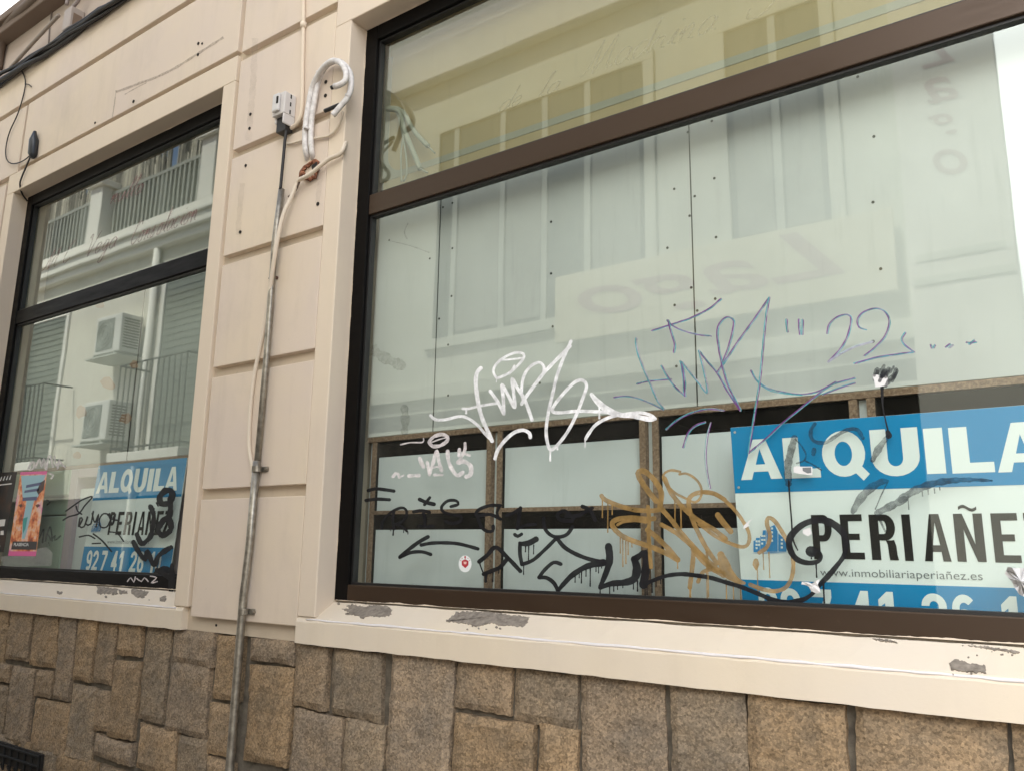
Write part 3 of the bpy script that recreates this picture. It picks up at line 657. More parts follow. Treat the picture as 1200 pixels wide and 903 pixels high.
# ------------------------------------------------------------------ graffiti
_lift = [0]
def ribbon(mb, pts, width, Y, vary=0.0, caps=True):
    """A paint stroke: pixel points (x, y[, w]) swept to a flat ribbon lying on the plane y = Y."""
    p = [(q[0], q[1], q[2] if len(q) > 2 else width) for q in pts]
    sp = spline(p, 2.2); k = len(sp)
    _lift[0] += 1
    y0 = Y - 0.00025 - 0.00006 * (_lift[0] % 24)
    L, Rr = [], []; ph = random.uniform(0, 9)
    for i, (x, y, w_) in enumerate(sp):
        a, b = sp[max(i-1, 0)], sp[min(i+1, k-1)]; dx, dy = b[0]-a[0], b[1]-a[1]; d = math.hypot(dx, dy) or 1
        nx, ny = -dy/d, dx/d; h = w_/2 * (1 + vary*math.sin(i*0.9+ph) + vary*random.uniform(-1, 1))
        yy = y0 - 0.00005 * i / max(1, k) * 8 / 8
        L.append(at(x+nx*h, y+ny*h, yy)); Rr.append(at(x-nx*h, y-ny*h, yy))
    vs = L + Rr; fs = [(i, i+1, k+i+1, k+i) for i in range(k-1)]
    mb.add(vs, fs)
    if caps:
        for (i, sgn) in ((0, -1), (k-1, 1)):
            x, y, w_ = sp[i]; a, b = sp[max(i-1, 0)], sp[min(i+1, k-1)]; an = math.atan2(b[1]-a[1], b[0]-a[0]) + (math.pi if sgn < 0 else 0)
            yy = y0 - (0 if i == 0 else 0.00005)
            mb.add([at(x + w_/2*math.cos(an+t), y + w_/2*math.sin(an+t), yy) for t in [(-0.5 + j/6)*math.pi for j in range(7)]], [tuple(range(7))])
def drip(mb, x, y0, y1, w_, Y):
    lean = (x - 720) * 0.000205
    ribbon(mb, [(x, y0, w_*1.1), (x+lean*(y1-y0)*.5, (y0+y1)/2, w_*0.75), (x+lean*(y1-y0), y1-w_*.5, w_*1.05)], w_, Y)
def loc(L, ox, oy, s): return [tuple([ox + q[0]/s, oy + q[1]/s] + ([q[2]/s] if len(q) > 2 else [])) for q in L]
s6 = 5.644
def strokes(mb, ox, oy, s, lst, Y=GF, vary=0.04, bold=1.13):
    for w_, pts in lst: ribbon(mb, [q if len(q) < 3 else (q[0], q[1], q[2]*bold) for q in loc(pts, ox, oy, s)], w_*bold/s, Y, vary)
def drips(mb, ox, oy, s, lst, Y=GF):
    for x, y0, y1, w_ in lst: drip(mb, ox+x/s, oy+y0/s, oy+y1/s, w_/s, Y)
def done(mb, name, mt, label, cat='graffiti', group=None): return tag(mb.build(name, mt), label, cat, group)

g = MB()   # white tag
strokes(g, 500, 380, s6, [
 (24,[(358,290),(335,315),(325,365),(328,430),(345,540),(368,620),(398,690),(432,768)]),(17,[(25,600),(60,628),(130,626),(220,606),(280,622),(340,668),(390,725),(430,765)]),
 (15,[(238,555),(280,556),(340,540),(460,520)]),(20,[(420,440),(468,508),(510,588)]),(20,[(510,585),(506,480),(497,398),(540,470),(582,548),(575,450),(565,360),(600,420),(650,500),(697,630)]),
 (20,[(628,525),(655,480),(722,390),(795,300),(948,145)]),(17,[(640,505),(628,440),(640,350),(680,285),(740,252),(775,280),(772,330)]),
 (15,[(460,352),(440,310),(462,262),(520,215),(590,188),(640,196),(638,230),(590,285),(540,325),(470,356)]),(13,[(580,275),(560,310),(545,328)]),(11,[(480,238),(560,232),(640,222)]),
 (21,[(452,885),(470,830),(520,762),(580,712),(640,697),(680,718),(685,745)])])
strokes(g, 640, 380, s6, [
 (19,[(165,112),(120,210),(75,330),(45,450),(15,580),(0,700),(10,785),(30,828),(70,800),(140,710),(200,595),(245,480),(268,405),(240,370),(190,382),(120,450),(52,535),(45,575),(100,582),(200,572),(330,575),(420,580)]),
 (20,[(300,462,22),(335,505,32),(400,560,40),(480,594,30),(580,605,26),(680,625,30),(718,622,18)]),
 (19,[(722,622),(690,598),(620,582),(520,592),(420,612),(330,660),(275,730),(262,755)])])
drips(g, 640, 380, s6, [(258,750,812,10),(352,530,625,13),(28,820,905,13),(75,800,830,12)]); drips(g, 500, 380, s6, [(262,560,592,14),(462,350,385,7),(685,735,755,14)])
done(g, 'graffiti_tag', M_wpaint, 'white looping graffiti tag with a halo and long tail on the wide window')

def dual(lst, ox, oy, s, seed=0):
    rr = random.Random(seed)
    for k, pts in enumerate(lst):
        a, b = (PU, TE) if (k + seed) % 2 == 0 else (TE, PU)
        p = loc(pts, ox, oy, s)
        ribbon(LI, p, 11.5/s, GF, 0.05); ribbon(a, [(x-0.75, y-0.1) for x, y in p], 6.2/s, GF, 0.15); ribbon(b, [(x+0.85, y+0.35) for x, y in p], 4.2/s, GF, 0.3)
PU, TE, LI = MB(), MB(), MB()
dual([[(115,300),(120,360),(150,450),(190,540),(230,630),(262,670)],[(0,612),(60,605),(130,618),(200,645),(258,675)],[(120,540),(180,526),(300,515)],[(200,260),(300,228),(400,195),(500,145),(565,92)],
 [(280,205),(310,235),(370,262),(440,280),(510,288)],[(285,205),(305,280),(320,330),(315,375)],[(250,445),(280,500),(325,560),(372,602)],[(375,605),(372,520),(358,425)],[(358,425),(400,480),(450,540),(492,588),(480,500),(448,365)],
 [(448,365),(490,420),(545,485),(600,580),(667,680)],[(350,420),(365,500),(370,600)],[(545,480),(600,400),(660,310),(740,200),(820,85)],[(820,85),(803,180),(788,330),(770,520),(745,680),(725,800),(710,905)],
 [(667,675),(600,540),(562,400),(545,270),(565,212),(600,188),(632,208),(625,270),(600,360),(572,432)],[(275,778),(340,725),(420,688),(500,672),(580,680)],[(365,875),(390,800),(430,760),(480,742)]], 720, 330, 4.515, 1)
ribbon(LI, [(833,495),(829,510),(827,530),(828,550),(832,572)], 2.0, GF); ribbon(PU, [(833.6,495),(829.8,511),(828,530),(829,550),(833,572)], 0.8, GF); ribbon(TE, [(832,496),(828,510),(826,530),(827,548),(830.5,570)], 0.9, GF)
dual([[(85,900),(180,820),(260,745),(340,680),(440,600),(520,545),(640,510)],[(470,595),(560,560),(640,535)],[(92,470),(120,520),(180,562),(260,583),(360,595),(450,578),(540,530)]], 860, 330, 4.515, 2)
ribbon(TE, loc([(98,480),(130,535),(190,575),(270,592),(360,600)], 860, 330, 4.515), 1.3, GF)
tagPU = empty('graffiti_tag', at(800, 440, GF), 'thin purple and teal marker tag right of the white tag', 'graffiti')
for mb_, mt_, nm in ((PU, M_purple, 'purple_ink'), (TE, M_teal, 'teal_ink'), (LI, M_lilac, 'pale_ink')): mb_.build(nm, mt_, tagPU)
PU, TE, LI = MB(), MB(), MB()
dual([[(278,200),(280,230),(284,266)],[(346,200),(346,240),(351,280)],[(364,202),(364,240),(362,280)],[(495,275),(507,225),(550,187),(600,175),(622,200),(602,290),(560,362),(500,425)],[(500,425),(560,385),(640,345),(735,318)],
 [(700,255),(665,242),(655,205),(680,167),(740,143),(795,155),(824,210),(800,290),(740,355),(692,392)],[(637,432),(720,410),(800,395),(905,380)]], 860, 330, 4.515, 1)
dual([[(20,431),(120,402),(220,386),(320,373)],[(275,270),(256,305),(275,338),(322,372)],[(410,335),(416,352)],[(432,336),(426,350)],[(490,347),(512,330)],[(508,350),(526,335)],[(600,322),(625,324),(650,320)],[(614,332),(640,310)]], 1000, 330, 4.515, 2)
tagPU = empty('graffiti_tag', at(1010, 400, GF), 'purple and teal handwritten 22 in quote marks with three dots', 'graffiti')
for mb_, mt_, nm in ((PU, M_purple, 'purple_ink'), (TE, M_teal, 'teal_ink'), (LI, M_lilac, 'pale_ink')): mb_.build(nm, mt_, tagPU)

g = MB()   # row of black letters
strokes(g, 420, 480, s6, [(20,[(65,532),(110,520),(170,525),(235,535)]),(20,[(50,597),(120,588),(205,592)]),(23,[(405,590),(450,610),(500,622)]),(18,[(437,625),(455,600),(472,578)]),
 (16,[(152,780),(165,730),(220,672),(285,645),(318,665),(310,715),(265,748),(232,752)]),(17,[(235,668),(228,720),(236,785)]),(15,[(240,752),(290,770),(320,800)]),(20,[(365,672),(420,664),(470,675)]),(18,[(430,680),(440,720),(438,760)]),(18,[(398,765),(440,770),(495,768)]),
 (18,[(612,637),(660,622),(645,598),(590,600),(550,640),(562,672),(620,690),(680,700),(672,735),(620,750),(575,735)])])
drips(g, 420, 480, s6, [(232,780,830,11),(215,780,800,8),(300,790,812,7),(328,805,822,7)])
strokes(g, 550, 560, s6, [(20,[(205,178),(130,180),(62,207),(42,242),(75,245),(140,238),(205,268)]),(18,[(200,180),(183,225),(190,250)]),(20,[(55,258),(80,320),(120,350),(155,345),(158,315)]),
 (19,[(247,245),(292,228),(340,195)]),(22,[(338,195),(328,260),(318,330)]),(17,[(318,330),(370,310),(437,303)]),(20,[(300,370),(320,382),(345,368)]),(22,[(490,262),(500,330),(540,375),(590,387),(645,370),(682,320)]),
 (22,[(690,262),(630,215),(582,240),(600,272),(680,282)]),(22,[(640,250),(720,245),(765,220),(812,195)]),(24,[(748,185),(800,212),(832,275)])])
done(g, 'graffiti_writing', M_bpaint, 'row of black hand painted letters across the dark cabinet gap')
g = MB()
strokes(g, 420, 560, s6, [(23,[(275,520),(330,472),(400,420),(460,386)]),(21,[(278,518),(345,490),(420,485),(478,502)]),(21,[(415,440),(480,428),(560,425),(650,430),(730,448),(790,465)])])
done(g, 'graffiti_arrow', M_bpaint, 'black painted arrow pointing left above the round sticker')
g = MB()
strokes(g, 550, 560, s6, [(25,[(65,550),(120,505),(175,455),(250,520),(337,612)]),(25,[(252,528),(205,585),(150,610),(95,632)]),(9,[(65,550),(78,590),(95,630)])])
drips(g, 550, 560, s6, [(110,635,690,22),(157,620,685,10),(195,595,630,8)])
done(g, 'graffiti_mark', M_bpaint, 'black open diamond painted over the first cabinet divider')
g = MB()
strokes(g, 550, 560, s6, [(30,[(440,402,36),(390,428,34),(337,432,26)]),(23,[(335,428),(335,500),(348,568)]),(22,[(348,568),(420,540),(500,470),(572,398)]),
 (25,[(580,395),(630,455),(710,502),(800,535),(885,552)]),(28,[(885,556,44),(780,580,34),(690,632,32),(630,690,28),(586,742,24)]),(24,[(586,742),(560,692),(512,657),(462,654)]),(22,[(462,652),(500,602),(558,555),(605,566)])])
drips(g, 550, 560, s6, [(372,450,488,9),(393,450,542,9),(426,440,502,8),(360,570,638,8),(700,640,690,9),(742,610,695,10),(727,620,660,8),(772,600,650,9),(800,590,716,10),(838,575,618,9),(855,570,628,8),(875,565,595,8),(588,740,752,14)])
done(g, 'graffiti_mark', M_bpaint, 'black four pointed star with drips painted beside a flag stroke')
g = MB()
strokes(g, 690, 540, s6, [(40,[(130,562,42),(138,640,44),(120,720,36),(75,830,24)]),(32,[(75,835,24),(150,808,34),(240,800,40),(300,775,46),(318,710,50),(300,645,40)]),(36,[(300,650,40),(340,620,34),(372,605,40),(378,700,48),(362,815,52)]),
 (22,[(365,815,24),(430,785,24),(520,755,24),(620,745,26),(720,755,26)])])
drips(g, 690, 540, s6, [(75,830,880,10),(138,820,885,9),(165,815,862,9),(190,815,850,8),(225,810,838,8),(295,795,848,9),(322,790,862,11),(372,815,890,10),(385,815,885,9),(418,800,870,10),(445,790,830,8),(475,780,812,8)])
strokes(g, 780, 560, s6, [(26,[(210,642),(300,657),(400,687),(500,717),(600,757),(700,797),(800,818),(905,800)])])
strokes(g, 900, 580, s6, [(34,[(0,682,26),(100,712,36),(200,700,30),(280,660,24),(340,592,28),(400,530,34),(450,470,30),(500,400,26),(515,320,32),(490,240,40),(420,182,44),(340,162,40),(250,182,36),(182,230,40),(142,290,40),(148,360,36),(190,420,34),(260,445,30),(330,435,26),(352,400,22),(332,362,18)]),(66,[(282,368,62),(292,372,62)])])
drips(g, 900, 580, s6, [(285,380,422,10),(318,455,545,11),(365,560,745,15)])
done(g, 'graffiti_tail', M_bpaint, 'thick black letter with long tail curling to a spiral over the big sign')

g = MB()   # gold
strokes(g, 690, 540, s6, [(27,[(85,228),(110,255),(200,292),(300,320),(420,326),(475,318)]),(30,[(430,378),(380,382),(290,374),(200,380),(155,405),(165,440),(220,492),(300,528),(400,562),(500,602),(588,652)]),
 (16,[(380,402),(300,392),(222,402),(190,420)]),(30,[(590,652),(540,592),(460,512),(388,452)]),(32,[(445,262),(380,180),(330,100),(330,68),(372,68),(440,132),(480,210),(470,300)]),(24,[(392,300),(400,400),(396,480),(412,700)]),
 (28,[(468,300),(540,380),(620,482),(720,592),(790,660),(860,722)]),(26,[(480,418),(580,475),(680,560),(750,622),(800,692)]),(15,[(600,85),(650,82),(712,122),(745,180),(738,240),(700,270),(640,245),(562,202),(500,132),(496,85),(540,60),(605,68)]),
 (28,[(500,112),(540,200),(592,270),(660,340),(740,400),(830,452),(905,512)])])
strokes(g, 780, 560, s6, [(27,[(390,140),(320,100),(250,90),(180,108),(152,152),(170,250),(212,350),(270,460),(340,562)]),(22,[(250,92),(340,110),(420,170),(490,250),(540,332),(555,392),(540,440),(500,452),(430,430),(330,382),(222,300)]),
 (34,[(345,242),(382,292),(430,350)]),(50,[(365,505,44),(385,560,62),(410,620,66),(470,672,36),(520,692,18)]),(28,[(180,470),(240,540),(300,592),(385,642)]),(28,[(185,490),(175,600),(160,720)]),(24,[(215,682),(245,622),(300,602),(385,622)]),
 (25,[(620,490),(670,452),(690,380),(670,300),(680,260),(722,282),(780,370),(830,470),(845,570),(832,660),(792,722),(722,745),(642,732),(560,702)]),(36,[(597,545,30),(597,570,40),(600,600,14)])])
drips(g, 690, 540, s6, [(90,250,375,10),(126,265,472,9),(155,290,355,9),(208,505,610,8),(225,510,700,9),(245,520,680,9),(260,525,620,9),(285,530,570,8),(570,310,400,10),(610,300,445,10),(587,655,712,9),(668,835,900,11),(785,590,900,9)])
drips(g, 780, 560, s6, [(60,110,290,10),(100,200,330,10),(85,330,360,9),(268,470,800,9),(605,570,760,8),(645,495,605,8),(683,490,660,9),(400,670,805,10),(447,690,800,9),(495,690,805,9),(165,715,795,10)])
done(g, 'graffiti_tag', M_gold, 'golden brown dripping graffiti scrawl over cabinets and sign edge')

g = MB()   # scuffed black on the sign
strokes(g, 900, 480, s6, [(40,[(175,185,38),(152,270,44),(132,370,44),(135,485,40)]),(11,[(180,192),(218,232),(250,290),(240,332),(190,352)]),(10,[(240,332),(300,362),(352,396)]),(22,[(310,92),(285,130),(285,180),(320,212),(380,215),(440,178),(520,132),(590,130),(628,185)]),
 (36,[(795,170,20),(735,250,42),(692,330,30)]),(38,[(562,670,30),(600,602,46),(660,532,46),(740,478,38),(790,470,20)]),(8,[(790,480),(750,560),(710,655)]),(44,[(722,680,36),(800,640,46),(900,590,44)]),(13,[(742,730),(758,765),(776,802)]),(26,[(305,262),(300,290)])], vary=0.1)
strokes(g, 1040, 480, s6, [(38,[(90,590,44),(180,532,46),(300,486,40),(420,466,34),(560,460,24),(690,466,12)])], vary=0.12)
drips(g, 1040, 480, s6, [(230,540,572,9),(268,530,560,8),(310,520,552,9),(345,510,530,9),(135,570,660,8)])
done(g, 'graffiti_scrawl', M_bscuff, 'half scrubbed black strokes across the blue and white of the big sign')
g = MB(); ribbon(g, loc([(137,470,14),(145,600,11),(155,720,11),(165,850,12),(196,925,9)], 900, 480, s6), 2, GF)
done(g, 'paint_run', M_bpaint, 'thin black paint run from the L of the big sign into the spiral')
g = MB(); ribbon(g, loc([(152,560,20),(155,650,9),(170,730,8),(185,792,10)], 1000, 330, 4.515), 2, GF, 0.1); ribbon(g, loc([(182,795,26),(188,812,34)], 1000, 330, 4.515), 6, GF)
done(g, 'paint_run', M_bpaint, 'short black paint run hanging from the splat above the big sign')
g = MB(); rr = random.Random(3)
for k in range(26):
    an = rr.uniform(0, 6.28); q = rr.uniform(0.15, 1); cx, cy = 168+62*q*math.cos(an), 497+40*q*math.sin(an)
    ribbon(g, loc([(cx-8, cy+16), (cx+8, cy-16)], 1000, 330, 4.515), rr.uniform(2.5, 5), GF, 0.2)
done(g, 'paint_splat', M_bscuff, 'smeared black paint splat above the U of the big sign')
M_crk = paint('hairline_dirt', (0.26, 0.20, 0.155), 0.30, 0.42, 0.8, 45)
crack([(136,108),(150,103),(165,97),(180,92),(205,80),(232,63),(262,44)], 2.6, M_crk); crack([(136,106),(134,122),(131.5,139)], 1.2, M_crk); crack([(146,111),(160,103),(172,97)], 1.2, M_crk)
crack([(299,45),(297,90),(294,130),(291,165)], 7, paint('faint_water_stain', (0.44, 0.37, 0.32), 0.10, 0.12, 0.8, 14)); crack([(284,215),(281,245),(279,275)], 6, bpy.data.materials['faint_water_stain']); crack([(376,195),(374,220),(372,238)], 6, bpy.data.materials['faint_water_stain'])
M_smu = paint('grey_smudge', (0.20, 0.20, 0.17), 0.22, 0.3, 0.8, 45)
for pts, w_, lab in (([(474,478),(475,492),(474,505)], 9, 'grey drip stain on the narrow board at the left'), ([(436,410),(452,420),(470,428)], 12, 'grey rubbed smudge at the edge of the narrow board'), ([(478,262),(474,272),(477,280)], 1.6, 'small curved scratch high on the narrow board'), ([(455,282),(480,288),(503,296)], 1.2, 'thin slanting scratch on the narrow board')):
    m = MB(); ribbon(m, pts, w_, 0.1992, 0.2); tag(m.build('stain', M_smu), lab, 'stain', 'stains on the backing boards')
# pale tag in the first cabinet
g = MB()
strokes(g, 420, 480, s6, [(20,[(470,205),(500,175),(550,160),(590,175),(585,205),(540,235),(490,238),(468,212)]),(8,[(480,215),(530,195),(585,180)]),(8,[(280,228),(340,215),(425,212),(430,188)]),(22,[(405,320),(430,375)]),(18,[(455,345),(470,425)]),(20,[(470,420),(500,330),(517,268),(535,350),(550,400)]),(14,[(495,378),(540,372)]),(22,[(590,272),(597,340),(625,400),(655,432),(690,412)]),
 (20,[(665,300),(668,260)]),(18,[(705,220),(702,270),(660,345)]),(16,[(690,285),(735,300)]),(26,[(660,345),(700,340),(742,370),(742,425),(715,440)]),(14,[(500,428),(555,428)]),(22,[(335,435),(400,432)]),(16,[(228,440),(246,418)]),(14,[(262,420),(270,445)]),(9,[(280,440),(300,430)])], vary=0.12)
done(g, 'graffiti_tag', M_wfaint, 'faded pinkish white tag with an oval on the first cabinet')
# left window scrawls
g = MB(); strokes(g, 70, 530, s6, [(9,[(22,445),(60,422),(125,402),(165,350),(215,290),(150,310),(90,350),(40,385)]),(9,[(108,352),(118,385),(145,405)]),(10,[(125,485),(135,430),(150,440),(130,485),(160,488),(185,420),(172,470),(205,470),(222,388)]),(9,[(215,400),(232,460),(258,405),(240,490)]),(9,[(335,410),(290,402),(262,440),(270,488),(310,490),(335,440),(318,410)]),(9,[(330,400),(345,470),(370,405),(350,440),(392,445)]),
 (9,[(130,556),(190,545),(232,566)]),(10,[(222,536),(280,580),(342,652)]),(8,[(215,600),(270,597)]),(8,[(325,522),(380,532),(422,585)])])
done(g, 'graffiti_writing', M_bpaint, 'thin black marker signature at the left of the small sign')
g = MB(); strokes(g, 70, 530, s6, [(28,[(700,248),(662,290),(672,335),(720,332),(745,290),(735,252),(695,248)]),(26,[(732,300),(728,410),(690,445),(650,500),(680,545),(735,505),(720,430),(680,450)]),(22,[(600,355),(622,420),(605,540),(570,585),(540,600),(510,540)]),(8,[(640,330),(650,350)]),
 (22,[(488,590),(520,650),(562,702),(582,650),(620,742),(655,680),(705,642),(735,625)]),(40,[(640,800,30),(700,790,60),(745,850,50)])], vary=0.12, bold=1.45)
strokes(g, 70, 530, s6, [(30,[(645,775),(690,800),(750,845)]),(34,[(742,740,20),(742,830,38),(735,925,30)])], Y=0.083, vary=0.1)
done(g, 'graffiti_scrawl', M_bpaint, 'heavy black paint loops on the right of the small sign')
g = MB(); strokes(g, 70, 530, s6, [(7,[(448,850),(470,825),(490,855),(500,820)]),(7,[(510,830),(540,850),(560,825),(585,850)]),(7,[(600,815),(640,825),(605,860),(645,850)])], Y=0.083)
done(g, 'graffiti_writing', M_wfaint, 'tiny white scribble on the bottom rail of the narrower window')
g = MB(); strokes(g, 0, 520, s6, [(11,[(185,165),(205,125),(225,120),(222,160),(195,170)]),(11,[(235,150),(262,100),(275,150),(290,95),(300,160)]),(11,[(308,165),(318,90),(335,80),(350,150)]),(11,[(360,80),(372,140),(395,100),(380,160)]),(10,[(400,120),(415,140),(428,150)]),(12,[(330,195),(352,205),(340,225)])], vary=0.1)
done(g, 'graffiti_tag', M_wfaint, 'pale pink scribbled tag above the pink poster')
g = MB(); strokes(g, 0, 520, s6, [(9,[(310,370),(330,380),(312,400)]),(9,[(260,620),(290,560),(280,650)]),(9,[(300,640),(330,545),(345,640),(320,600)]),(9,[(350,620),(365,600),(362,635),(400,605)]),(6,[(320,650),(325,670)])])
done(g, 'graffiti_writing', M_bscuff, 'small dark grey scribble right of the pink poster')

# script lettering on the fanlights
GL = {'a':[[(.85,.8),(.5,1),(.12,.7),(.1,.2),(.4,.02),(.75,.35),(.88,.85),(.82,.2),(1.1,.1)]],'d':[[(.8,.85),(.45,1),(.1,.6),(.15,.1),(.5,.05),(.85,.6),(1.05,2.1),(.9,.3),(1.15,.1)]],'r':[[(0,.1),(.3,.95),(.35,.75),(.7,.8),(.65,.2),(.95,.1)]],'i':[[(0,.2),(.3,.95),(.22,.2),(.5,.1)],[(.38,1.4),(.42,1.5)]],
 'n':[[(0,.5),(.2,.95),(.15,0)],[(.18,.5),(.55,1),(.7,.7),(.65,.15),(.95,.1)]],'e':[[(.05,.45),(.6,.6),(.6,.95),(.2,.85),(.08,.3),(.4,.02),(.85,.3)]],'l':[[(0,.2),(.45,1.8),(.55,2.1),(.3,1.9),(.2,.3),(.5,.05)]],'M':[[(-.2,.1),(.2,.3),(.6,2),(.65,1.0),(.7,0),(1.2,1.4),(1.5,2),(1.5,.8),(1.6,.05),(1.9,.2)]],
 'T':[[(0,1.6),(.4,2),(1.2,1.85),(1.6,2.1)],[(.85,1.9),(.6,.8),(.2,0),(-.3,.0),(-.4,.5)]],'u':[[(0,.9),(.05,.2),(.4,.05),(.7,.9),(.68,.15),(1,.1)]],'V':[[(0,1.7),(.3,2),(.5,.6),(.6,0),(1.1,1.2),(1.5,2.1)]],'g':[[(.8,.8),(.4,1),(.1,.5),(.4,.05),(.8,.7),(.7,-.6),(.3,-1),(.1,-.6),(.9,.1)]],
 'C':[[(1.2,1.7),(.8,2.1),(.2,1.4),(.1,.4),(.5,0),(1.1,.4)]],'o':[[(.5,1),(.1,.6),(.2,.05),(.6,.1),(.75,.7),(.5,1),(1,.9)]],'s':[[(0,.1),(.45,1),(.4,.6),(.6,.25),(.3,0),(.05,.1)]],'c':[[(.7,.85),(.35,1),(.08,.5),(.3,.03),(.8,.25)]],'´':[[(0.2,1.5),(.5,1.9)]]}
ADV = {'M':2.0,'T':1.7,'V':1.6,'C':1.3,'i':.55,'l':.6,' ':.7,'´':.0}
def script(mb, s, p0, p1, h, width, Y, slant=0.45):
    """Cursive lettering along the line p0-p1 (pixels) as strokes on the glass."""
    a, b = at(*p0, Y), at(*p1, Y); tot = sum(ADV.get(c, 1.1) for c in s); k = (b - a).length / tot; d = (b - a).normalized(); x = 0
    for c in s:
        for stv in GL.get(c, []):
            pts = spline([(u, v) for u, v in stv], 0.12); n = len(pts); L, R_ = [], []
            _lift[0] += 1; yy = Y - 0.0003 - 0.00005 * (_lift[0] % 20)
            for i, (u, v) in enumerate(pts):
                q, r = pts[max(i-1,0)], pts[min(i+1,n-1)]; dx, dz = r[0]-q[0], r[1]-q[1]; dd = math.hypot(dx, dz) or 1; wv = width * (0.55 + 0.8*abs(dz/dd))
                P = a + d * ((x + u + slant*v) * k) + Vector((0, 0, v * h)); nv = Vector((-dz/dd, 0, dx/dd)) * (wv/2)
                L.append((P.x + nv.x, yy, P.z + nv.z)); R_.append((P.x - nv.x, yy, P.z - nv.z))
            mb.add(L + R_, [(i, i+1, n+i+1, n+i) for i in range(n-1)])
        x += ADV.get(c, 1.1)
def lettering(lines, mt, label, loc_):
    o = empty('window_lettering', loc_, label, 'lettering')
    for tx, p0, p1, h, w_ in lines:
        g = MB(); script(g, tx, p0, p1, h, w_, GF); g.build('word', mt, o)
lettering([('de', (583,133), (612,122), 0.036, 0.005), ('la', (630,116), (655,106), 0.036, 0.005), ('Madrina', (682,91), (838,36), 0.052, 0.006), ('Tu', (885,20), (975,-5), 0.062, 0.006)], M_etch, 'faint cursive shop lettering on the top pane of the wide window', at(760, 60, GF))
lettering([('M', (50,318), (66,312), 0.055, 0.007), ('C', (72,310), (82,306), 0.055, 0.007), ('Vega', (98,302), (135,290), 0.06, 0.008), ('Consolacion', (152,288), (230,258), 0.055, 0.008), ('nulla', (128,240), (166,226), 0.05, 0.008)], M_red, 'faded red cursive lettering on the top pane of the narrower window', at(140, 285, GF))

# ------------------------------------------------------------------ stickers, torn paper, posters
def disc(cx, cy, rx, ry, Y, n=20): return [at(cx + rx*math.cos(i/n*2*math.pi), cy + ry*math.sin(i/n*2*math.pi), Y) for i in range(n)]
o = empty('sticker', at(545, 660, GF), 'small round white sticker with red emblem below the black arrow', 'sticker')
m = MB(); m.poly(disc(545, 660, 7.6, 9.9, GF-0.0004), (0,1,0), 0.0003); m.build('paper', M_white, o)
M_redp = mat('red_print', (0.42, 0.03, 0.045), 0.5)
m = MB(); m.poly([at(x_, y_, GF-0.0008) for x_, y_ in ((541,656.5),(545,654.5),(549,656.5),(548.8,661.5),(545.2,665),(541.2,661.5))]); m.poly([at(x_, y_, GF-0.0008) for x_, y_ in ((543.8,651.5),(545,650.6),(546.2,651.5),(545.6,654),(544.6,654))])
for a in (-150,-125,-55,-30): 
    cx, cy = 545+6*math.cos(math.radians(a)), 660+8*math.sin(math.radians(a)); m.poly([at(cx-.6,cy,GF-.0008), at(cx,cy-.8,GF-.0008), at(cx+.6,cy,GF-.0008), at(cx,cy+.8,GF-.0008)])
m.build('emblem', M_redp, o)
m = MB(); m.poly([at(x_, y_, GF-0.0012) for x_, y_ in ((543.2,657.5),(546.8,657.5),(546.4,660.3),(543.6,660.3))]); m.build('emblem_panel', mat('pink_print', (0.75,0.5,0.45),0.5), o)
M_paper = mat('torn_paper', (0.66, 0.65, 0.65), 0.85)
def scrap(pts, label, seed, name='paper_scrap', crumple=0.0):
    rr = random.Random(seed); pts = ragged(pts, rr, 0.5, 4); m = MB(); c = (sum(p[0] for p in pts)/len(pts), sum(p[1] for p in pts)/len(pts))
    V_ = [at(*c, GF-0.001-crumple)]; k = len(pts)
    for q in (0.5, 1.0):
        for p in pts: V_.append(at(c[0]+(p[0]-c[0])*q, c[1]+(p[1]-c[1])*q, GF-0.0011-rr.uniform(0, 1)*crumple))
    fs = [(0, 1+i, 1+(i+1) % k) for i in range(k)] + [(1+i, 1+k+i, 1+k+(i+1) % k, 1+(i+1) % k) for i in range(k)]
    m.add(V_, fs); return tag(m.build(name, M_paper), label, 'paper', 'scraps of paper stuck on the glass')
scrap(z7([(103,487),(150,500),(172,492),(187,520),(182,552),(118,556),(108,525)], 1000, 330, 4.515), 'torn white scrap stuck in the black paint splat', 1)
scrap(z7([(575,262),(560,285),(545,300),(555,310),(512,338),(518,312),(545,280)], 780, 560, s6), 'thin torn white scrap at the left edge of the big sign', 2)
scrap(z7([(345,552),(330,590),(350,640),(318,648),(285,632),(265,600),(220,585),(225,568),(290,580)], 900, 580, s6), 'crumpled scrap on the black tail over the phone number', 3, crumple=0.006)
scrap(z7([(232,228),(280,212),(288,250),(262,270),(230,252)], 900, 580, s6), 'small white scrap inside the black spiral', 4)
scrap(z7([(795,470),(850,478),(930,480),(960,560),(940,690),(870,650),(820,570),(778,520)], 1040, 580, s6), 'crumpled white paper ball at the right edge of the big sign', 5, crumple=0.03)
sc = scrap(z7([(168,372),(294,372),(292,430),(225,424),(168,412)], 900, 480, s6), 'torn white label over the L of the big sign', 6)
m = MB(); m.poly([at(*q, GF-0.0016) for q in z7([(228,380),(285,378),(286,414),(262,418),(230,402)], 900, 480, s6)]); m.build('print', M_grey, sc)

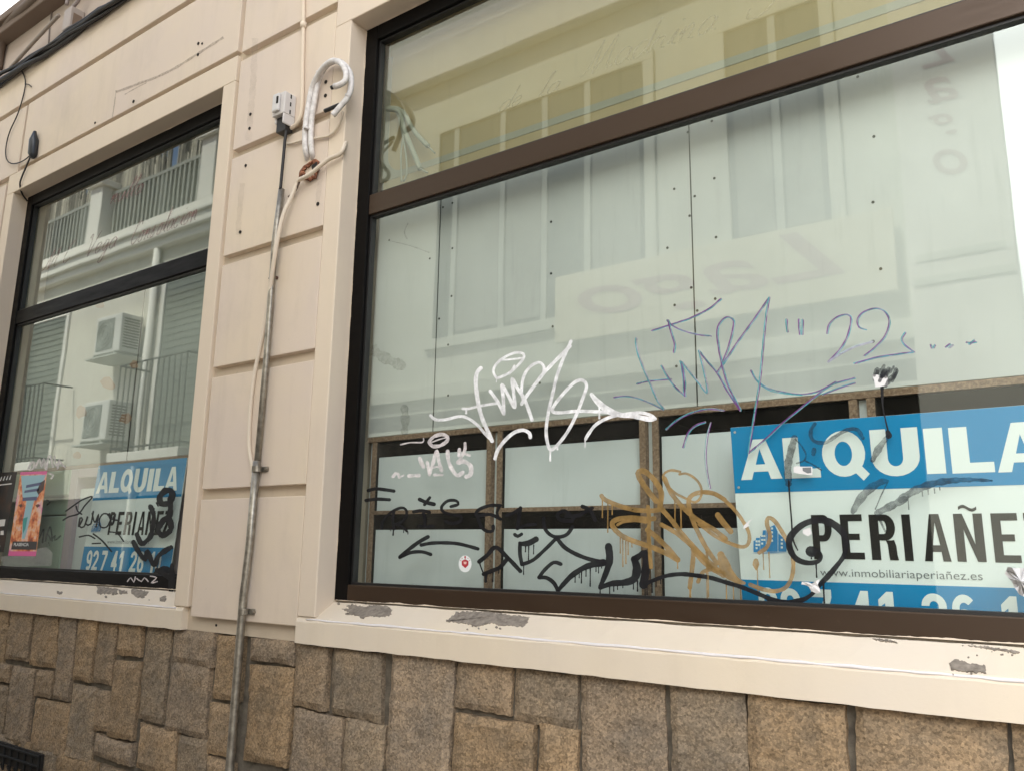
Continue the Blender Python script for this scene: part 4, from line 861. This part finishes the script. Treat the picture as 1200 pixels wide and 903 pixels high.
def quad_map(tl, tr, br, bl, Y): 
    T = [at(*p, Y) for p in (tl, tr, br, bl)]
    return lambda u, v, dy=0: (T[0]*(1-u)*(1-v) + T[1]*u*(1-v) + T[2]*u*v + T[3]*(1-u)*v) + Vector((0, -dy, 0))
o = empty('poster', at(30, 600, GF), 'tall pink edged poster with an orange face on the narrower window', 'poster', 'posters taped on the glass')
f = quad_map((24,552.6),(55.4,551.4),(42,651),(9.5,650.6), GF-0.0006)
def pprint(name, rgb, polys, dy, par, rough=0.4):
    mt = mat('poster_'+name, rgb, rough)
    for P in polys: m = MB(); m.poly([f(u, v, dy) for u, v in P]); m.build(name, mt, par)
mp = mat('poster_art', (0.6,0.3,0.2), 0.4)
fac = noise(mp, 9, 5, 0.65); setc(mp, ramp(mp, fac, [(0.36,(0.12,0.03,0.02)),(0.44,(0.62,0.13,0.04)),(0.50,(0.80,0.36,0.15)),(0.56,(0.76,0.55,0.48)),(0.63,(0.70,0.16,0.36))]))
m = MB(); m.poly([f(0,0),f(1,0),f(1,1),f(0,1)], (0,1,0), 0.0003); m.build('paper', mp, o)
pprint('pink_edge', (0.70,0.12,0.33), [[(0,0),(1,0),(1,.035),(0,.035)],[(0,.945),(1,.945),(1,1),(0,1)]], 0.0003, o)
pprint('blue_art', (0.30,0.50,0.58), [[(.05,.045),(.95,.045),(.80,.30),(.66,.36),(.60,.62),(.52,.80),(.42,.80),(.36,.60),(.40,.36),(.22,.30)]], 0.0003, o)
pprint('teal_art', (0.03,0.30,0.29), [[(.36,.56),(.52,.54),(.50,.68),(.44,.74),(.38,.64)]], 0.0006, o)
pprint('dark_hair', (0.05,0.02,0.02), [[(.80,.14),(.97,.10),(.96,.22),(.80,.28),(.72,.24)]], 0.0006, o)
pprint('eye', (0.10,0.03,0.02), [[(.12,.40),(.22,.385),(.28,.41),(.20,.43)],[(.74,.405),(.84,.39),(.92,.41),(.82,.435)]], 0.0006, o)
pprint('title', (0.07,0.09,0.20), [[(.30,.16),(.85,.13),(.84,.165),(.30,.195)],[(.27,.225),(.80,.20),(.79,.235),(.26,.255)],[(.24,.31),(.76,.30),(.76,.345),(.24,.35)]], 0.0006, o)
pprint('caption_block', (0.03,0.025,0.03), [[(.10,.83),(.98,.83),(.99,.925),(.08,.925)]], 0.0006, o)
m = MB(); add_text(m, 'PLASENCIA', .16, .70, 0, 1, lambda u, v: f(u, .885 - v*.038, 0.0009), offset=0.02); m.build('caption', M_white, o)
o = empty('poster', at(8, 600, GF), 'dark poster with white script at the left edge of the narrower window', 'poster', 'posters taped on the glass')
f = quad_map((-24,554),(20,552.3),(4,646),(-44,646), GF-0.0006)
mp = mat('poster_dark_art', (0.02,0.018,0.018), 0.4); setc(mp, ramp(mp, noise(mp, 9, 4), [(0.5,(0.012,0.011,0.012)),(0.66,(0.05,0.022,0.012)),(0.80,(0.30,0.14,0.05))]))
m = MB(); m.poly([f(0,0),f(1,0),f(1,1),f(0,1)], (0,1,0), 0.0003); m.build('paper', mp, o)
pprint('white_print', (0.7,0.68,0.66), [[(.30,.165),(.92,.14),(.92,.155),(.30,.18)],[(.74,.60),(.92,.595),(.92,.68),(.74,.685)],[(.3,.92),(.9,.92),(.9,.945),(.3,.945)],[(.85,.74),(.92,.735),(.94,.79),(.86,.79)]], 0.0003, o)
g = MB()
for k in range(7):
    u = .36 + k*.078; v = .115 - k*.004
    pts = [f(u,v,.0004), f(u+.03,v-.05,.0004), f(u+.045,v-.05,.0004), f(u+.03,v+.008,.0004)]; g.poly(pts)
g.build('script_print', M_white, o)
# clear tape below the pink poster
M_clear = paint('clear_tape', (0.75,0.75,0.73), 0.16, 0.1, 0.2)
m = MB(); m.poly([at(*p, GF-0.0003) for p in ((0,652),(55,640),(62,648),(60,662),(5,664))], (0,1,0), 0.0002); tag(m.build('tape', M_clear), 'wrinkled clear tape under the pink poster', 'tape')

# ------------------------------------------------------------------ things on the wall
def tube_px(mb, pts, r, ydef, n=10, step=3.0):
    """pts: (px, py[, y]) -> smooth tube of radius r."""
    p = [(q[0], q[1], q[2] if len(q) > 2 else ydef) for q in pts]
    sp = spline(p, step); mb.tube([at(x, y, yy) for x, y, yy in sp], r, n)
# galvanised pipe
o = empty('conduit_pipe', (-2.64, -0.02, 0.12), 'galvanised vertical pipe running down the plaster pilaster to the stone base', 'pipe')
m = MB(); top = at(330, 222, -0.022); mid = at(301, 549, -0.022)
m.tube([top, at(322,284,-.022), at(312.5,419,-.022), mid], 0.0125, 14); m.build('upper_pipe', M_galv, o, smooth=True)
m = MB(); lo = at(269, 903, -0.024); m.tube([mid + Vector((0,-0.002,0.03)), at(292.5,639,-.024), at(285,700,-.024), lo, Vector((lo.x-0.004, -0.024, 0.12))], 0.0150, 14); m.build('lower_pipe', M_galv, o, smooth=True)
for (x_, y_) in ((301,549),(285,716)):
    c = at(x_, y_, -0.024); m = MB(); m.tube([c+Vector((0,0,-0.011)), c+Vector((0,0,0.011))], 0.0185, 14); m.box(c.x-0.040, c.x+0.040, -0.006, -0.001, c.z-0.010, c.z+0.010)
    m.tube([(c.x+0.036,-0.014,c.z),(c.x+0.036,-0.001,c.z)], 0.007, 8); m.build('clamp', M_galv, o, bevel=0.001)
# fixing bolt beside the pipe
m = MB(); c = at(325, 326, 0); m.tube([(c.x,-0.022,c.z),(c.x,0.002,c.z)], 0.007, 8); m.build('bolt', mat('rusty_bolt', (0.09,0.05,0.035), 0.8), o)
# white cable
m = MB()
tube_px(m, [(406,165,0.03),(403,173,-0.012),(398,181,-0.02),(387,186,-0.02),(376,194,-0.025),(364,204,-0.03),(355,209,-0.03),(349,213,-0.02),(341,232,-0.03),(333,249,-0.045),(327,272,-0.05),(322,300,-0.048),(317,335,-0.03),(312,370,-0.012),(303,415,-0.008),(298,440,-0.008),(294,472,-0.008),(292,506,-0.008),(292.5,528,-0.008),(296,549,-0.010),(295.5,566,-0.012)], 0.0085, -0.01)
tag(m.build('white_cable', M_cablew, smooth=True), 'slack cream cable sagging from the brick hole down beside the pipe', 'cable')
m = MB(); tube_px(m, [(352,210,-0.02),(349,218,-0.02),(346,224,-0.012),(338,231,-0.008)], 0.004, -0.01, 6); tag(m.build('loose_wire', mat('brown_wire', (0.10,0.07,0.05), 0.7)), 'short frayed brown wire below the brick hole', 'wire')
m = MB(); tube_px(m, [(402,131,-0.03),(399,142,-0.02),(394,152,-0.012),(386,159,-0.010),(372,162,-0.010),(353,165,-0.010),(343,168,-0.010),(336,168.5,-0.006)], 0.0052, -0.01, 8); tag(m.build('thin_cable', M_cablew, smooth=True), 'thin cream cable crossing the pilaster below the white pipe loop', 'cable')
# insulated pipe loop
o = empty('insulated_pipes', at(362, 190, 0), 'pair of white wrapped pipes looping out of the brick hole', 'pipe')
sz = 5.314; z3 = lambda L: [(300 + q[0]/sz, 60 + q[1]/sz) + tuple(q[2:]) for q in L]
m = MB(); tube_px(m, z3([(330,705,0.03),(316,650,-0.012),(306,590,-0.025),(308,480,-0.028),(326,350,-0.028),(350,230,-0.03),(388,148,-0.04),(430,92,-0.05),(482,60,-0.06),(532,80,-0.07),(560,130,-0.075),(558,180,-0.08),(530,207,-0.085),(488,222,-0.09)]), 0.0115, -0.03, 12); m.build('near_pipe', M_tape, o, smooth=True)
m = MB(); tube_px(m, z3([(362,700,0.03),(350,640,-0.012),(342,560,-0.02),(346,440,-0.02),(366,300,-0.02),(396,170,-0.02),(440,92,-0.02),(505,62,-0.025),(560,95,-0.03),(590,150,-0.035),(592,230,-0.035),(570,290,-0.04),(530,340,-0.05),(478,402,-0.06)]), 0.0110, -0.03, 12); m.build('far_pipe', M_tape, o, smooth=True)
for pts in (z3([(505,216,-0.088),(468,230,-0.094)]), z3([(520,335,-0.042),(480,352,-0.046),(428,374,-0.05)])):
    m = MB(); tube_px(m, pts, 0.008, -0.05, 8); m.build('inner_tube', M_rubber, o, smooth=True)
# bands of tape
m = MB()
for (x_, y_, yy, r) in ((391,142,-.04,.0128),(315,488,-.035,.0126),(570,285,-.04,.0122)):
    a, b = at(*z3([(x_, y_)])[0], yy), at(*z3([(x_+ (6 if x_>400 else 3), y_-12)])[0], yy); m.tube([a, b], r, 12)
m.build('tape_band', M_pvc, o, smooth=True)
# brick hole
rr = random.Random(12); m = MB(); pts = ragged(z3([(272,745),(300,715),(330,690),(375,668),(400,685),(395,740),(375,790),(335,820),(300,800),(265,785)]), rr, 0.8, 3)
c2 = (sum(p[0] for p in pts)/len(pts), sum(p[1] for p in pts)/len(pts)); k = len(pts)
vs = [at(p[0], p[1], -0.0035) for p in pts]
for q, yy in ((0.86, -0.012), (0.62, -0.006), (0.3, 0.012)): vs += [at(c2[0]+(p[0]-c2[0])*q, c2[1]+(p[1]-c2[1])*q, yy + rr.uniform(-.007, .007)) for p in pts]
vs.append(at(*c2, 0.018)); fs = [(r*k+i, r*k+(i+1) % k, (r+1)*k+(i+1) % k, (r+1)*k+i) for r in range(3) for i in range(k)] + [(3*k+i, 3*k+(i+1) % k, 4*k) for i in range(k)]
m.add(vs, fs); BH = m.build('brick_hole', M_brick, B)
m = MB(); m.poly([at(*p, -0.0135) for p in z3([(345,715),(375,690),(392,700),(380,735),(350,748)])], (0,1,0), 0.002); m.build('cavity', M_hole, BH)
# socket box with broken lid
o = empty('junction_box', at(330, 125, 0), 'grey white socket box with broken lower lid on the pilaster', 'junction box')
bl, br = at(325, 130, 0).x, at(340.5, 125, 0).x
bx0, bx1 = -2.60, -2.50
p1 = at(334.5, 106, -0.06); p2 = at(334.5, 142, -0.06); bx1 = p1.x; bx0 = at(320.3, 115, -0.06).x; bz1, bz0 = p1.z, p2.z
m = MB(); m.box(bx0, bx1, -0.06, -0.001, bz0+0.045, bz1); m.box(bx1-0.008, bx1, -0.06, -0.001, bz0, bz0+0.045); m.box(bx0, bx0+0.008, -0.045, -0.001, bz0+0.02, bz0+0.045); m.build('box', M_pvc, o, bevel=0.004)
m = MB(); cz = (bz0+bz1)/2+0.02; m.box(bx0+0.012, bx1-0.022, -0.074, -0.0605, cz-0.035, cz+0.045); m.build('cover', mat('socket_cover', (0.60,0.585,0.575), 0.5), o, bevel=0.006)
m = MB(); m.box(bx0+0.042, bx0+0.052, -0.0765, -0.0735, cz-0.004, cz+0.026)
for zz in (0.05, 0.085, 0.12): m.box(bx1+0.0002, bx1+0.0012, -0.032, -0.026, bz0+zz, bz0+0.018+zz)
m.build('slot', M_hole, o)
m = MB(); m.box(bx0+0.01, bx1-0.009, -0.04, -0.002, bz0-0.02, bz0+0.044); m.build('inside', M_rubber, o)
m = MB(); pz = z3([(178,440),(188,500),(180,560),(168,690),(152,860)]); tube_px(m, [(x_, y_, -0.03) for x_, y_ in pz], 0.0062, -0.03, 8); tag(m.build('black_cable', M_rubber, smooth=True), 'thick black cable dropping from the socket box into the pipe', 'cable')
# painted-over conduit above the box
m = MB(); tube_px(m, [(355.5,-6),(355.5,30),(354.5,75),(353.8,125),(350,142),(342,150),(337,152)], 0.0085, -0.010); c = at(355.5, 30, -0.01); m.tube([c+Vector((0,0,-.012)), c+Vector((0,0,.012))], 0.014, 10)
tag(m.build('painted_conduit', M_trim, smooth=True), 'thin cream painted conduit coming down to the socket box', 'conduit')
# cable bundle along the ledge
m = MB(); rr = random.Random(4)
for k in range(6):
    pts = []; ph = rr.uniform(0, 6)
    for i in range(60):
        x_ = -8 + i*0.17; pts.append((x_, -0.030 - 0.016*math.sin(k*1.9+ph+i*0.5) + rr.uniform(-.006,.006), 4.532 + 0.020*math.cos(k*1.7+i*0.37) + 0.014*math.sin(i*0.11+k) + rr.uniform(-.006,.006)))
    m.tube(pts, (0.011, 0.008, 0.014, 0.009, 0.012, 0.007)[k], 7)
tag(m.build('cable_bundle', M_rubber, smooth=True), 'thick black bundle of cables along the ledge above the shop', 'cables')
o = empty('junction_box', at(78, 20, 0.03), 'small grey junction box on the upper wall above the cable bundle', 'junction box')
a, b = at(70, 22, -0.06), at(78, 22, -0.06); c = at(74, 8, -0.06); d = at(74, 33, -0.06)
m = MB(); m.box(a.x+0.02, b.x+0.02, -0.05, 0.028, d.z, c.z-0.02); m.build('box', mat('old_grey_box', (0.40,0.345,0.31), 0.6), o, bevel=0.005)
m = MB(); m.box(b.x+0.021, b.x+0.023, -0.035, 0.015, d.z+0.02, c.z-0.06); m.build('side_plate', mat('brown_plate', (0.2,0.14,0.10), 0.7), o)
m = MB(); tube_px(m, [(69,18,-0.02),(40,49,-0.02),(12,80,-0.02)], 0.011, -0.02); tag(m.build('grey_conduit', mat('grey_conduit', (0.28,0.235,0.20), 0.6), smooth=True), 'grey conduit slanting from the upper box down to the cable bundle', 'conduit')
m = MB(); tube_px(m, [(78,6,-0.02),(80,-4,-0.02),(82,-16,-0.02)], 0.010, -0.02); tube_px(m, [(84,10,-0.02),(91,2,-0.02),(96,-10,-0.02)], 0.010, -0.02); tag(m.build('grey_conduit', mat('mauve_conduit', (0.30,0.25,0.24), 0.6), smooth=True), 'two short grey conduits rising from the upper box', 'conduit')
m = MB(); tube_px(m, [(62,-5,0.024),(60,20,0.024),(58,33,0.024),(57,52,0.024)], 0.004, 0.024, 6); tag(m.build('thin_wire', mat('thin_grey_wire', (0.2,0.17,0.15), 0.7)), 'thin grey wire down the upper wall left of the box', 'wire')
m = MB(); tube_px(m, [(48,-8,-0.06),(30,8,-0.06),(16,20,-0.05),(7,34,-0.03),(2,52,0.0),(-3,80,0.0)], 0.028, -0.05, 12); tag(m.build('drain_pipe', mat('brown_drainpipe', (0.14,0.10,0.075), 0.6), smooth=True), 'brown drain pipe bending under the eave at the top left corner', 'drain pipe')
# thin black cable with connector
sk = 5.65; zk = lambda L: [(q[0]/sk, 80 + q[1]/sk) for q in L]
o = empty('aerial_cable', at(37, 175, 0), 'thin black cable looping off the ledge through a small black connector', 'cable')
m = MB(); tube_px(m, [(x_, y_, -0.012) for x_, y_ in zk([(140,10),(162,60),(168,110),(150,200),(115,310),(65,420),(40,520),(42,600),(75,632),(130,625),(175,600),(205,570)])], 0.0036, -0.012, 7)
tube_px(m, [(x_, y_, yy) for (x_, y_), yy in zip(zk([(212,560),(175,650),(145,720),(132,770),(145,830),(180,880)]), (-.012,-.012,-.012,-.010,0.03,0.075))], 0.0048, -0.012, 7); tube_px(m, [(x_, y_, -0.012) for x_, y_ in zk([(165,106),(190,108),(208,124)])], 0.003, -0.012, 6)
m.build('cable', M_rubber, o, smooth=True)
c = at(39.3, 172, -0.02); m = MB(); m.tube([c+Vector((0.012,0,-0.075)), c+Vector((0.004,0,-0.05)), c+Vector((-0.004,0,0.04)), c+Vector((-0.008,0,0.065)), c+Vector((-0.009,0,0.10))], [0.012,0.026,0.027,0.018,0.009], 10); m.build('connector', mat('connector_plastic', (0.02,0.024,0.03), 0.35), o, smooth=True)
m = MB(); m.tube([at(45,222,0.07), at(36,224,0.07)], 0.007, 8); m.build('cable_end', M_rubber, o)

# loose cables behind the fanlight
m = MB(); M_lc = mat('hazed_cable', (0.20, 0.20, 0.15), 0.8); zc = lambda L: [(430+q[0]/7.523, 120+q[1]/7.523) for q in L]  # grey veil of the hazy glass mixed into the cable colour
for pts, r in (([(180,60),(290,90),(330,250),(400,420),(470,590)], .011), ([(190,50),(310,80),(420,260),(540,390)], .0095), ([(250,80),(320,250),(300,450),(305,700)], .0035), ([(270,90),(315,300),(345,480),(350,640),(320,700)], .0035), ([(540,390),(600,450)], .003), ([(470,590),(530,620)], .004)):
    tube_px(m, [(x_, y_, 0.165) for x_, y_ in zc(pts)], r, 0.165, 8)
tag(m.build('loose_cables', M_lc, smooth=True), 'bunch of haze greyed loose cables hanging behind the top pane', 'cables')

# ------------------------------------------------------------------ across the street (seen mirrored in the glass)
Y0 = 2*GF - 3.8                        # face of the houses opposite
def wallm(name, a, dirt=0.6): 
    return plaster(name, a, tuple(v*0.9 for v in a), dirt)
M_hA = wallm('ivory_render', (0.70, 0.67, 0.58)); M_hB = wallm('pale_green_render', (0.62, 0.63, 0.55), 0.4); M_hT = mat('white_trim', (0.76, 0.74, 0.68), 0.7)
M_dwin = mat('dark_window_glass', (0.06, 0.075, 0.07), 0.08); M_shut = mat('green_grey_shutter', (0.16, 0.18, 0.15), 0.7); M_frame = mat('pale_window_frame', (0.42, 0.44, 0.40), 0.6)
K = 5.8
M_gf = wallm('darkened_front', (0.035, 0.031, 0.026))  # near-black in place of shade, so the lower glass mirrors little light
def X(u): return u*K
def Z(v): return 1.6 + v*K
A = empty('terrace_house', (-12, Y0, 0), 'ivory two storey house with a railed roof terrace across the street', 'house')
m = MB(); m.box(-19, -8.4, Y0-5, Y0, 2.25, 5.75); m.build('wall', M_hA, A)
m = MB(); m.box(-19, -8.4, Y0-5, Y0, 0, 2.248); m.build('ground_floor', M_gf, A)
m = MB(); m.box(-19, -8.4, Y0-0.3, Y0+0.10, 5.55, 5.66); m.box(-19, -8.4, Y0-0.3, Y0+0.16, 5.662, 5.80); m.box(-19, -8.4, Y0-0.3, Y0+0.20, 5.802, 5.86); m.box(-19, -8.4, Y0-0.3, Y0+0.06, 5.862, 6.05); m.build('cornice', M_hT, A, bevel=0.012)
for px_ in (-15.6, -11.85, -9.05):
    m = MB(); m.box(px_-0.16, px_+0.16, Y0-0.28, Y0+0.05, 6.052, 6.92); m.box(px_-0.22, px_+0.22, Y0-0.34, Y0+0.11, 6.922, 7.02); m.build('pier', M_hT, A, bevel=0.01)
m = MB()
for i in range(90):
    xx = -18.6 + i*0.11
    if all(abs(xx-q) > 0.2 for q in (-15.6, -11.85, -9.05)): m.box(xx-0.022, xx+0.022, Y0-0.14, Y0-0.10, 6.052, 6.80)
m.box(-19, -8.4, Y0-0.145, Y0-0.095, 6.802, 6.85); m.build('railing', mat('grey_railing', (0.30,0.31,0.28), 0.6), A)
m = MB(); rr = random.Random(9); xx = -19.0
while xx < -8.4:
    w_ = rr.uniform(0.008, 0.024); h_ = rr.uniform(7.0, 7.9); q_ = rr.choice((0.08, 0.15, 0.3, 0.45, 0.65, 1.0))
    if rr.random() < 0.93 and not (-10.35 < xx < -10.2 or -12.5 < xx < -12.3): m.box(xx, xx+w_, Y0-0.22-rr.uniform(0,.02), Y0-0.20, 6.06, h_, tuple(v*q_ for v in (0.62, 0.58, 0.47)))
    xx += w_ + rr.uniform(0.0, 0.006)
mr = mat('reed', (0.34,0.30,0.22), 0.8); _ra = nd(mr, 'ShaderNodeAttribute', attribute_name='tint'); setc(mr, _ra.outputs['Color'])
RS = m.build('reed_screen', mr); ca = RS.data.color_attributes.new('tint', 'FLOAT_COLOR', 'CORNER')
for p in RS.data.polygons:
    for li in p.loop_indices: ca.data[li].color = (*m.c[p.index], 1)
tag(RS, 'natural reed screen standing behind the terrace railing opposite', 'reed screen')
def door(x0, x1, z0, z1, par, name='balcony_door'):
    m = MB(); m.box(x0-0.08, x1+0.08, Y0-0.02, Y0+0.03, z1, z1+0.09); m.box(x0-0.08, x0, Y0-0.02, Y0+0.03, z0, z1); m.box(x1, x1+0.08, Y0-0.02, Y0+0.03, z0, z1); fr = m.build(name, M_hT, par, bevel=0.005)
    m = MB(); m.box(x0, x1, Y0-0.01, Y0+0.004, z0, z1)
    for i in range(int((z1-z0)/0.09)): m.box(x0+0.03, x1-0.03, Y0+0.005, Y0+0.012, z0+0.02+i*0.09, z0+0.085+i*0.09)
    m.build('shutter', M_shut, fr); return fr
door(-13.4, -12.35, 2.75, 5.0, A); door(-9.75, -8.7, 2.75, 5.1, A)
def balcony(x0, x1, par):
    m = MB(); m.box(x0, x1, Y0+0.001, Y0+0.45, 2.62, 2.74); b_ = m.build('balcony', M_hT, par, bevel=0.01)
    m = MB(); n = int((x1-x0)/0.12)
    for i in range(n+1): m.tube([(x0+0.03+(x1-x0-0.06)*i/n, Y0+0.42, 2.742), (x0+0.03+(x1-x0-0.06)*i/n, Y0+0.42, 3.85)], 0.009, 6)
    for zz in (2.80, 3.85): m.tube([(x0+0.02, Y0+0.02, zz), (x0+0.02, Y0+0.42, zz)], 0.013, 6); m.tube([(x0+0.02, Y0+0.42, zz), (x1-0.02, Y0+0.42, zz)], 0.013, 6); m.tube([(x1-0.02, Y0+0.42, zz), (x1-0.02, Y0+0.02, zz)], 0.013, 6)
    m.build('railing', M_iron, b_)
balcony(-14.1, -11.9, A); balcony(-9.95, -8.45, A)
m = MB(); m.tube([(-9.98+0.0, Y0+0.06, 0), (-9.98, Y0+0.06, 5.54)], 0.05, 12); m.build('downpipe', M_hT, A, smooth=True)
def acunit(x0, z0, label):
    o = empty('air_conditioner', (x0, Y0+0.05, z0), label, 'air conditioner', 'air conditioners on the house opposite')
    x1, z1, ya, yb = x0+0.62, z0+0.52, Y0+0.05, Y0+0.345
    m = MB(); m.box(x0, x1, ya, yb, z0, z1); m.build('casing', mat('ac_casing', (0.66,0.66,0.62), 0.5), o, bevel=0.015)
    m = MB(); m.box(x0+0.05, x1-0.17, yb+0.001, yb+0.008, z0+0.05, z1-0.05); gr = m.build('fan_grille', mat('ac_grille', (0.22,0.24,0.22), 0.6), o, bevel=0.004)
    m = MB(); c = ((x0+0.05+x1-0.17)/2, yb+0.012, (z0+z1)/2)
    for r in (0.07, 0.13, 0.18): m.tube([(c[0]+r*math.cos(a/24*6.2832), c[1], c[2]+r*math.sin(a/24*6.2832)) for a in range(25)], 0.004, 5, cap=False)
    m.build('rings', M_frame, gr)
    m = MB()
    for i in range(11): m.box(x1+0.0005, x1+0.004, ya+0.05, yb-0.04, z0+0.06+i*0.038, z0+0.08+i*0.038)
    m.build('side_slots', M_hole, o)
    m = MB(); m.box(x0+0.05, x0+0.08, Y0+0.001, yb+0.03, z0-0.035, z0-0.005); m.box(x1-0.08, x1-0.05, Y0+0.001, yb+0.03, z0-0.035, z0-0.005); m.box(x0-0.12, x1+0.05, Y0+0.001, yb+0.05, z0-0.06, z0-0.04); m.build('bracket', M_frame, o)
acunit(-10.78, 4.10, 'upper white air conditioner on the ivory house opposite'); acunit(-10.85, 2.95, 'lower white air conditioner on the ivory house opposite')

H = empty('corner_house', (-4, Y0, 0), 'pale green rendered house with wide windows and shop board across the street', 'house')
XE = -0.24
m = MB(); m.poly([(-8.38, Y0, 2.9), (XE, Y0, 2.9), (XE-0.9, Y0-5, 2.9), (-8.38, Y0-5, 2.9)], (0, 0, 1), 5.1); m.build('wall', M_hB, H)
m = MB(); m.poly([(-8.38, Y0, 0), (XE, Y0, 0), (XE-0.9, Y0-5, 0), (-8.38, Y0-5, 0)], (0, 0, 1), 2.898); m.build('ground_floor', M_gf, H)
m = MB(); m.box(-8.38, -0.85, Y0, Y0+0.12, 6.35, 6.75); m.box(-8.38, -0.85, Y0, Y0+0.06, 6.75, 6.95); m.build('cornice', M_hT, H, bevel=0.015)
def win(x0, x1, z0, z1, mull, par):
    m = MB(); m.box(x0-0.10, x1+0.10, Y0+0.0005, Y0+0.05, z0-0.10, z0); m.box(x0-0.10, x0, Y0+0.0005, Y0+0.03, z0, z1); m.box(x1, x1+0.10, Y0+0.0005, Y0+0.03, z0, z1); m.box(x0-0.10, x1+0.10, Y0+0.0005, Y0+0.03, z1, z1+0.10)
    fr = m.build('window', M_hB, par, bevel=0.006)
    m = MB(); m.box(x0, x1, Y0+0.0004, Y0+0.004, z0, z1); m.build('pane', M_dwin, fr)
    m = MB()
    for u in mull: m.box(u-0.03, u+0.03, Y0+0.0042, Y0+0.02, z0, z1)
    m.build('mullion', M_frame, fr)
    m = MB(); xs = [x0]+list(mull)+[x1]
    for i in range(len(xs)-1):
        if i % 4 != 3 and i != 0 or len(xs) == 3: m.box(xs[i]+0.05, xs[i+1]-0.05, Y0+0.0042, Y0+0.008, z0+0.05, z1-0.6)
    m.build('curtain', mat('pale_curtain', (0.24,0.25,0.23), 0.8), fr)
win(X(-.872), X(-.482), Z(.345), Z(.716), [X(-.835), X(-.735), X(-.654), X(-.577)], H)
win(X(-.357), X(-.230), Z(.403), Z(.716), [X(-.292)], H)
m = MB(); m.box(-8.38, -0.85, Y0+0.0005, Y0+0.06, Z(.245), Z(.268)); m.box(-8.38, -0.85, Y0+0.0005, Y0+0.04, Z(.19), Z(.197)); m.build('string_course', M_hB, H, bevel=0.006)
m = MB(); m.box(X(-.147), XE, Y0+0.0005, Y0+0.14, 0, 8.0); PI_ = m.build('pilaster', M_hT, H, bevel=0.01)
m = MB()
for i, zz in enumerate((3.34, 3.50)): m.box(X(-.147)+0.02*i+0.03, XE-0.02-0.03*i, Y0+0.141, Y0+0.152-0.003*i, zz, zz+0.05)
m.build('moulding', M_hB, PI_)
M_plum = mat('plum_letters', (0.46, 0.30, 0.30), 0.6)
o = empty('shop_board', (X(-.39), Y0, Z(.35)), 'long cream shop board with plum italic letters on the corner house', 'sign')
m = MB(); m.box(X(-.624), X(-.160), Y0+0.062, Y0+0.10, Z(.302), Z(.404)); m.build('panel', mat('cream_board', (0.68,0.63,0.47), 0.6), o, bevel=0.006)
m = MB(); add_text(m, 'Lago', 0, 1, 0, 1, lambda u, v: (X(-.215)+(X(-.585)-X(-.215))*u, Y0+0.104, Z(.312)+(Z(.396)-Z(.312))*v), shear=0.4, offset=0.01); m.build('letters', M_plum, o)
o = empty('vertical_sign', (X(-.095), Y0, Z(.6)), 'upright plum letters running down the white pilaster opposite', 'sign')
for i, ch in enumerate('Lago'):
    p = (1100+5*i, 62+43*i); q = opp(*p, K-0.14); m = MB(); add_text(m, ch, 0, 1, 0, 1, lambda u, v: (q.x+0.09-0.20*u, Y0+0.144, q.z-0.09+0.19*v), shear=0.35, offset=0.01); m.build('letter', M_plum, o)
# farther house beyond the corner, low enough to leave the sky open
m = MB(); m.box(1.2, 16, -11, -8, 0, 4.6); FH = m.build('far_house', M_hA); tag(FH, 'low ivory house farther back beyond the street corner', 'house')
m = MB(); m.box(1.1, 16.1, -11.1, -7.85, 4.602, 4.75); m.build('roof', mat('far_tile', (0.36,0.2,0.13), 0.9), FH)
